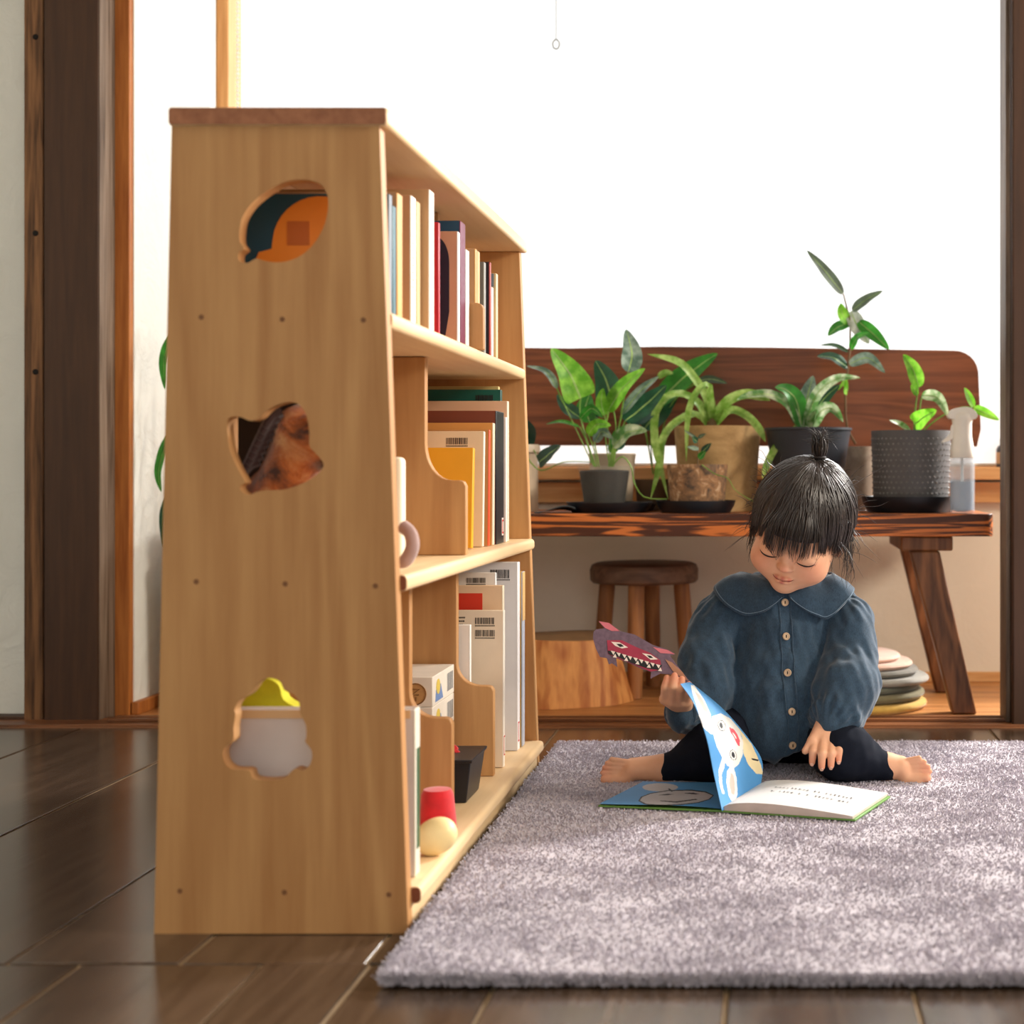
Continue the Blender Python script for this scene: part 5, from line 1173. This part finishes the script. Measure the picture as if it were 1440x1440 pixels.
# hem dips to a point in front; folds and gathers
def hem(X, Y, Z): return (.032 + .75 * np.abs(X - .009) + np.maximum(Y - 2.43, 0) * .1 + .004 * np.sin(X * 90)) * (np.abs(X - .01) < .12) - Z
_keep = S.F.copy(); S.plane_cut(hem, .004)
slv = np.zeros_like(S.F); Xg, Yg, Zg = S.ax[0][:, None, None], S.ax[1][None, :, None], S.ax[2][None, None, :]
outer = (Xg < -.082) | (Xg > .062 + np.maximum(.13 - Zg, 0) * .0); low = (Zg < .16)
S.F = np.where((Xg < -.09) | ((Xg > .066) & (Zg < .2)), _keep, S.F)
S.F = S.F + (.0022 * waves(Xg, Yg, Zg * .55, 5, .028, .070) + .0012 * waves(Xg * 1.3, Yg, Zg * .4, 8, .014, .028)).astype(np.float32)
def gather(c, ax, r0, amp, nfold):
    global S
    c = np.array(c); ax = np.array(ax) / np.linalg.norm(ax); e1 = np.cross(ax, (0, 0, 1.0)); e1 /= np.linalg.norm(e1); e2 = np.cross(ax, e1)
    x, y, z = Xg - c[0], Yg - c[1], Zg - c[2]
    al = x * ax[0] + y * ax[1] + z * ax[2]; th = np.arctan2(x * e2[0] + y * e2[1] + z * e2[2], x * e1[0] + y * e1[1] + z * e1[2]); dist = np.sqrt(x * x + y * y + z * z)
    S.F = S.F + (amp * np.sin(th * nfold + 1.5 * np.sin(th * 2)) * np.exp(-(al / .022)**2) * np.exp(-np.maximum(dist - r0, 0) / .008)).astype(np.float32)
gather(P(1172, 1010, 2.352), np.array(P(1169, 1018, 2.345)) - np.array(P(1178, 1000, 2.365)), .045, .0017, 17); gather(P(962, 1001, 2.352), (-.3, -1, -.1), .04, .0015, 15)
gather(P(1003, 858, 2.45), (-.6, 0, -.8), .05, .0014, 13); gather(P(1200, 858, 2.45), (.6, 0, -.8), .05, .0014, 13)
shirt = S.build('blouse', M_den, person, relax=1)
# cuffs
for c, ax, rr in ((P(1168.5, 1017, 2.344), np.array(P(1167, 1022, 2.338)) - np.array(P(1176, 1000, 2.365)), .0265), (P(957, 1003, 2.342), (-.35, -1, .05), .0265)):
    ax = Vector(ax).normalized(); q = ax.to_track_quat('Z', 'Y').to_matrix().to_4x4()
    MB().lathe(c, [(rr - .006, -.009), (rr, -.008), (rr + .0015, -.003), (rr + .001, .002), (rr - .002, .004), (rr - .008, .003)], 36, q).build('cuff', M_den, shirt)
# collar: two rounded petals draped on the shoulders
M_thread = plain('pale_thread', lin(120, 142, 160), .8)
def drape(px, py, off):
    """photo position -> point lying on the blouse"""
    p = np.array(P(px, py, 2.30), np.float32); dr = p - np.array((0, 0, CAMH)); dr = dr / np.linalg.norm(dr); best, bv = p, 9.
    for _ in range(160):
        v = float(S.val(p[None])[0])
        if v < bv: best, bv = p, v
        if v < .0003 or p[1] > 2.53: break
        p = p + dr * max(min(v * .8, .01), .0006)
    return S.snap(best[None], off, 5)[0]
for s_, inner, outer in ((-1, [(1101, 832), (1093, 828), (1082, 820), (1068, 814), (1055, 810), (1046, 807), (1040, 806)], [(1101, 839), (1090, 849), (1073, 862), (1050, 866), (1027, 857), (1012, 841), (1006, 826)]),
                         (1, [(1109, 832), (1117, 828), (1130, 822), (1144, 818), (1156, 815), (1164, 812), (1170, 811)], [(1110, 839), (1122, 850), (1142, 864), (1163, 868), (1182, 860), (1195, 845), (1199, 830)])):
    U, V_ = 24, 8
    ip = smoothpath([(x, y, 0) for x, y in inner], U); op_ = smoothpath([(x, y, 0) for x, y in outer], U)
    G = np.array([[drape(*(ip[i].lerp(op_[i], j / V_)).xy, .0035 + .0035 * j / V_) for j in range(V_ + 1)] for i in range(U + 1)])
    # the collar goes on over the shoulder to the back of the neck
    ext = []
    for k in (1, 2, 3, 4):
        tgt = G[U] + np.array((-s_ * .012 * k * np.linspace(.3, 1.4, V_ + 1), .016 * k * np.linspace(.8, 1.1, V_ + 1), .002 * np.ones(V_ + 1))).T; ext.append(S.snap(tgt, .005, 4))
    G = np.concatenate([G, np.array(ext)]); U2 = U + 4
    for _ in range(2): G[1:-1, :] = .5 * G[1:-1, :] + .25 * (G[:-2, :] + G[2:, :])
    vs = [Vector(G[i, j]) for i in range(U2 + 1) for j in range(V_ + 1)]
    fs = [(i*(V_+1)+j, (i+1)*(V_+1)+j, (i+1)*(V_+1)+j+1, i*(V_+1)+j+1) for i in range(U2) for j in range(V_)]
    if s_ < 0: fs = [f[::-1] for f in fs]
    o = MB().add(vs, fs).build('collar', M_den, shirt, fix=False, smooth=180)
    sb = o.modifiers.new('soft', 'SUBSURF'); sb.levels = 1; sb.render_levels = 1
    so = o.modifiers.new('thick', 'SOLIDIFY'); so.thickness = .0034; so.offset = 0
    edge = [Vector(G[i, V_ - 1]).lerp(Vector(G[i, V_]), .5) for i in range(1, U)]
    edge = [e + (Vector((0, 0, CAMH)) - e).normalized() * .0021 + Vector((0, 0, .0008)) for e in edge]
    MB().tube(smoothpath(edge, 48), .0005, 4).build('collar_stitching', M_thread, shirt)
# button placket and buttons
M_but = plain('tan_horn_button', lin(196, 168, 138), .4, .08); M_slit = plain('button_thread', lin(40, 32, 26), .7)
bp = [(1103.5, 847), (1105, 895), (1107.5, 946), (1113, 1001), (1114, 1048)]
fr_ = [np.array(P(x, y, 2.28)) for x, y in [(1102, 842), (1103.5, 860), (1105, 895), (1107.5, 946), (1111, 980), (1113, 1001), (1114, 1048), (1112, 1058)]]
fr_ = [S.hit(p, p - np.array((0, 0, CAMH))) for p in fr_]; path = smoothpath(fr_, 40)
for k_, dx in (('placket_edge', .0105), ('placket_edge', -.0085)):
    q = S.snap(np.array([np.array(p) + (dx, 0, 0) for p in path]), .0006); MB().tube([Vector(p) for p in q], .0012, 5).build(k_, M_den, shirt)
for x, y in bp:
    p = np.array(P(x, y, 2.28)); p = S.hit(p, p - np.array((0, 0, CAMH))); n_ = Vector(S.grad(p[None])[0]); q = n_.to_track_quat('Z', 'Y').to_matrix().to_4x4()
    bt = MB().lathe(Vector(p) + n_ * .0008, [(.0058, -.001), (.0062, .0005), (.0060, .0022), (.0048, .0028), (.0042, .0019), (.0006, .0019)], 20, q).build('button', M_but, shirt)
    c = Vector(p) + n_ * .0030; MB().tube([c + Vector((0, 0, .0022)), c - Vector((0, 0, .0022))], .0009, 6).build('button_slit', M_slit, shirt)

# ---- leggings
m, nt, b = nodes('navy_jersey'); n = noisetex(nt, coords(nt), 600, 2); r = mixcol(nt, lin(13, 17, 27), lin(26, 31, 44), n.outputs[0]); nt.links.new(r.outputs[0], b.inputs['Base Color'])
b.inputs['Roughness'].default_value = .95; b.inputs['Specular IOR Level'].default_value = .15; M_leg = m
L = Solid((-.205, 2.27, .010), (.225, 2.62, .20), .0026)
L.cap(pelv + (-.03, .01, .0), pelv + (.03, .01, 0), .080, .080, .02)
L.chain([LHip, LKn, LAn], [.066, .044, .0235], .02).chain([RHip, RKn, RAn], [.066, .044, .0240], .02)
for an, kn_ in ((LAn, LKn), (RAn, RKn)):
    dr = (an - kn_) / np.linalg.norm(an - kn_); L.cap(an - dr * .004, an + dr * .004, .0262, .0262, .004)
L.F = L.F + (.0010 * waves(L.ax[0][:, None, None], L.ax[1][None, :, None], L.ax[2][None, None, :], 21, .02, .05)).astype(np.float32)
L.plane_cut(lambda X, Y, Z: RUGZ - Z + 0 * X, .004)
L.build('leggings', M_leg, person, relax=1)
# ------------------------------------------------------------------ open picture book on the rug and the wolf mask
BZ = .0170
cC = lambda u, v: (820 + u / 2.769, 820 + v / 2.769)
def ground(u, v, z):
    px, py = cC(u, v); d = (CAMH - z) * FPX / (py - VY); return P(px, py, d)
bk = thing('picture_book', 'open picture book on the rug with a white rabbit on its upright page', 'book', tuple(ground(620, 860, BZ)))
SN = ground(545, 893, BZ); SF = SN + Vector((.052, .160, 0)); 
RN = ground(1060, 928, BZ); RF = RN + (SF - SN) * .94 + Vector((.012, .0, 0)); LN = ground(58, 872, BZ); LF = LN + (SF - SN) * .98
M_cov = plain('green_book_cover', lin(104, 150, 70), .45, .06); M_pg = plain('white_page', lin(206, 206, 206), .6, .02)
def slab(a, b, c, d_, z0, z1, name, mat):
    MB().hexa([Vector((p.x, p.y, z0)) for p in (a, b, c, d_)], [Vector((p.x, p.y, z1)) for p in (a, b, c, d_)]).build(name, mat, bk, bevel=.0006)
slab(SN, RN, RF, SF, BZ, BZ + .0028, 'back_cover', M_cov); slab(LN, SN, SF, LF, BZ, BZ + .0028, 'front_cover', M_cov)
# right page block, bulging near the spine
def rp(u, v):
    a = SN.lerp(SF, v).lerp(RN.lerp(RF, v), .005 + .975 * u); return Vector((a.x, a.y, BZ + .0032 + .0125 * math.sin(math.pi * min(1, u * 1.0 + .0)) ** .6 * (1 - .75 * u) + .002 * (1 - u) + .0035))
rb = MB().grid(rp, 24, 6)
def rp_side(v): return lambda u, w_: (lambda p: Vector((p.x, p.y, BZ + .003 + (p.z - BZ - .003) * w_)))(rp(u, v))
rb.grid(rp_side(0), 24, 2, 1).grid(rp_side(1), 24, 2, 1)
rb.grid(lambda u, w_: (lambda p: Vector((p.x, p.y, BZ + .003 + (p.z - BZ - .003) * w_)))(rp(1, u)), 6, 2, 1)
rb.build('page_block', [M_pg, plain('page_edges', lin(200, 186, 176), .7)], bk, smooth=60)
# two lines of small print
mb = MB(); r = random.Random(2)
for ln in range(2):
    for k in range(20):
        if r.random() < .12: continue
        u = .22 + .032 * k + ln * .015; v = .64 - .16 * ln - .004 * k
        if u > .86: continue
        p = rp(u, v) + Vector((0, 0, .0009)); ex = Vector((.0040 * r.uniform(.6, 1), 0, 0)); ey = Vector((.001, .0056 * r.uniform(.6, 1), 0))
        for q in range(3):
            o_ = Vector((r.uniform(-.001, .001), r.uniform(-.0012, .0012), 0)); a, b_ = (ex, ey * .32) if q % 2 else (ex * .32, ey)
            mb.add([p + o_, p + o_ + a, p + o_ + a + b_, p + o_ + b_], [(0, 1, 2, 3)])
mb.build('printed_text', plain('grey_print', lin(60, 62, 68)), bk, fix=False, smooth=0)
# left page: blue with a grey rock-like face
def lp(u, v):
    a = SN.lerp(SF, v).lerp(LN.lerp(LF, v), .005 + .985 * u); return Vector((a.x, a.y, BZ + .0048 + .004 * math.sin(math.pi * u) * (1 - u)))
M_print = [plain('print_blue', lin(74, 140, 196), .5, .08, 8), plain('print_white', lin(212, 210, 206), .5, .02), plain('print_pink', lin(238, 170, 160), .5, .03), plain('print_black', lin(34, 36, 44), .5), plain('print_red', lin(206, 70, 84), .5), plain('print_cream', lin(222, 206, 166), .5, .05), plain('print_grey', lin(176, 176, 180), .5, .05), plain('print_teal', lin(110, 160, 190), .5, .08)]
def ell_(cx, cy, rx, ry, ang=0, n=26):
    c, s_ = math.cos(math.radians(ang)), math.sin(math.radians(ang)); return [(cx + rx * math.cos(t) * c - ry * math.sin(t) * s_, cy + rx * math.cos(t) * s_ + ry * math.sin(t) * c) for t in np.linspace(0, 2 * math.pi, n)[:-1]]
def to_crop(p):
    return ((VX + p.x * FPX / p.y - 820) * 2.769, (VY + (CAMH - p.z) * FPX / p.y - 820) * 2.769)
def printed(fn, shapes, nu, nv, name, base=0):
    def pick(u, v):
        x, y = to_crop(fn(u, v)); mi = base
        for poly, k in shapes:
            if inside(poly, x, y): mi = k
        return mi
    o = MB().grid(fn, nu, nv, pick).build(name, M_print, bk, fix=False, smooth=180); return o
face = [(215, 848), (225, 832), (260, 818), (330, 806), (420, 804), (480, 812), (510, 826), (495, 842), (450, 856), (380, 864), (300, 866), (240, 862)]
fin = [((x - 362) * .955 + 362, (y - 836) * .88 + 836) for x, y in face]
lsh = [(face, 3), (fin, 6)] + [(q, 3) for q in ([(290, 826), (330, 820), (352, 822), (330, 826)], [(390, 818), (430, 816), (455, 822), (425, 822)], [(300, 846), (360, 850), (440, 840), (445, 843), (362, 855), (300, 849)], [(330, 800), (338, 800), (350, 812), (342, 812)])] + [(ell_(300, 795, 70, 16), 6)]
printed(lp, lsh[-1:] + lsh[:-1], 150, 90, 'left_page')
# upright page: fore-edge runs back from the hand, spine below
near = [Vector(ground(540, 888, BZ + .004)), P(*cC(507, 740), 2.135), P(*cC(478, 600), 2.13), P(*cC(430, 470), 2.125), P(*cC(378, 393), 2.13)]
far = [SF + Vector((.0, -.004, .004)), P(*cC(697, 700), 2.295), P(*cC(652, 618), 2.29), P(*cC(545, 492), 2.29), P(*cC(416, 386), 2.285)]
nearS, farS = smoothpath(near, 60), smoothpath(far, 60)
def pg(u, v):
    i = u * 60; k = min(int(i), 59); t = i - k; a = nearS[k].lerp(nearS[k + 1], t); b_ = farS[k].lerp(farS[k + 1], t); return a.lerp(b_, v)
body_ = [(545, 500), (600, 560), (655, 628), (690, 705), (700, 745), (672, 742), (640, 705), (622, 660), (618, 600), (585, 545)]
sh = [(body_, 5), ([(418, 398), (432, 400), (470, 455), (495, 510), (500, 560), (515, 585), (498, 590), (462, 560), (440, 480), (424, 430)], 1), ([(434, 422), (455, 440), (482, 490), (484, 506), (468, 496), (448, 460)], 2), ([(425, 455), (450, 520), (485, 552), (490, 565), (462, 552), (440, 520)], 6),
      ([(500, 520), (535, 508), (575, 530), (605, 570), (622, 620), (620, 670), (605, 705), (585, 722), (560, 712), (540, 680), (520, 640), (505, 590), (495, 555)], 1),
      ([(540, 680), (552, 690), (548, 720), (538, 745), (540, 780), (550, 822), (540, 820), (528, 780), (526, 730)], 1), ([(570, 715), (585, 718), (596, 760), (600, 820), (592, 850), (580, 855), (566, 830), (556, 780), (558, 735)], 1), ([(574, 738), (584, 750), (590, 800), (586, 826), (576, 820), (567, 780)], 2),
      (ell_(538, 556, 15, 22, -15), 3), (ell_(538.5, 556, 13, 20, -15), 1), (ell_(536, 555, 6, 12, -15), 3), (ell_(583, 670, 13, 21, -15), 3), (ell_(583, 670, 11, 19, -15), 1), (ell_(583, 669, 6, 12, -15), 3),
      ([(568, 562), (585, 570), (600, 592), (609, 615), (608, 636), (600, 632), (585, 600), (572, 580)], 4), ([(578, 580), (588, 588), (597, 606), (592, 606)], 1), ([(655, 682), (682, 688), (680, 694), (656, 689)], 3)]
o = printed(pg, sh, 150, 110, 'rabbit_page')
so = o.modifiers.new('thick', 'SOLIDIFY'); so.thickness = .0007; so.offset = -1 

# wolf mask of printed card held up in the hand
MD = 2.293
wm = thing('wolf_mask', 'purple and red cut-out paper wolf face with white teeth held up in the child\'s hand', 'paper mask', tuple(P(*cC(240, 270), MD)))
exm = Vector((.94, .34, 0)).normalized(); eym = Vector((0, 0, 1)); ezm = exm.cross(eym); o0 = P(*cC(350, 300), MD)
def mk(u, v):
    """photo position -> point on the mask's own plane"""
    px, py = cC(u, v); dr = Vector(((px - VX) / FPX, 1, -(py - VY) / FPX)); q = Vector((0, 0, CAMH)); t = (o0 - q).dot(ezm) / dr.dot(ezm); p = q + dr * t - o0; return (p.dot(exm), p.dot(eym))
def card(pts, off, mat, name, parent, t=.0006, sm=0):
    l = [mk(*p) for p in pts]; l = closed_smooth(l, sm) if sm else l
    return MB().prism([l], o0 + ezm * off, exm, eym, ezm, t).build(name, mat, parent, smooth=0)
sg = 1 if ezm.y < 0 else -1
outl = [(40,190),(50,180),(82,176),(60,148),(100,155),(142,186),(200,200),(270,240),(328,258),(358,276),(338,282),(362,315),(385,345),(418,386),(398,392),(380,372),(345,356),(300,352),(262,372),(264,346),(230,335),(180,312),(128,292),(133,327),(112,312),(100,316),(92,292),(66,288),(50,256),(38,215)]
M_wp = plain('slate_purple_print', lin(106, 84, 98), .55, .22, 160); M_wr = plain('crimson_print', lin(160, 48, 72), .55, .12, 60); M_wpk = plain('dusty_pink_print', lin(206, 112, 122), .55, .1); M_ww = plain('ivory_print', lin(236, 222, 210), .5); M_wb = plain('tan_print', lin(170, 120, 92), .6, .1)
bd = card(outl, 0, M_wp, 'card', wm, .0010)
def dec(pts, mat, lvl, name): card(pts, sg * (.0002 + .00025 * lvl) + (.0010 if sg > 0 else 0), mat, name, bd, .0002)
dec([(60,148),(100,155),(142,186),(110,186),(84,174)], M_wpk, 1, 'ear'); dec([(270,248),(328,260),(356,276),(300,272)], M_wpk, 1, 'ear')
dec([(92,222),(150,222),(200,246),(262,272),(300,300),(306,336),(262,344),(200,318),(130,290),(96,276)], M_wr, 1, 'snout')
dec([(108,228),(140,230),(174,250),(150,254),(124,244)], M_ww, 2, 'eye'); dec([(228,272),(262,278),(290,296),(262,298)], M_ww, 2, 'eye')
dec([(128,236),(146,236),(158,246),(142,248)], M_ink, 3, 'pupil'); dec([(246,280),(262,282),(272,291),(258,291)], M_ink, 3, 'pupil')
dec([(95,262),(130,268),(200,292),(262,312),(306,318),(300,338),(250,332),(190,312),(130,286),(98,276)], M_ink, 2, 'mouth')
for k in range(9):
    x = 106 + k * 22; y = 268 + k * 6.6; dec([(x, y - 6), (x + 17, y - 2), (x + 11, y + 11)], M_ww, 3, 'tooth')
    if k % 2 == 0: dec([(x + 8, y + 20), (x + 24, y + 22), (x + 18, y + 6)], M_ww, 4, 'tooth')
dec([(318,296),(345,308),(385,345),(408,380),(380,366),(348,342)], M_wb, 2, 'handle_print')
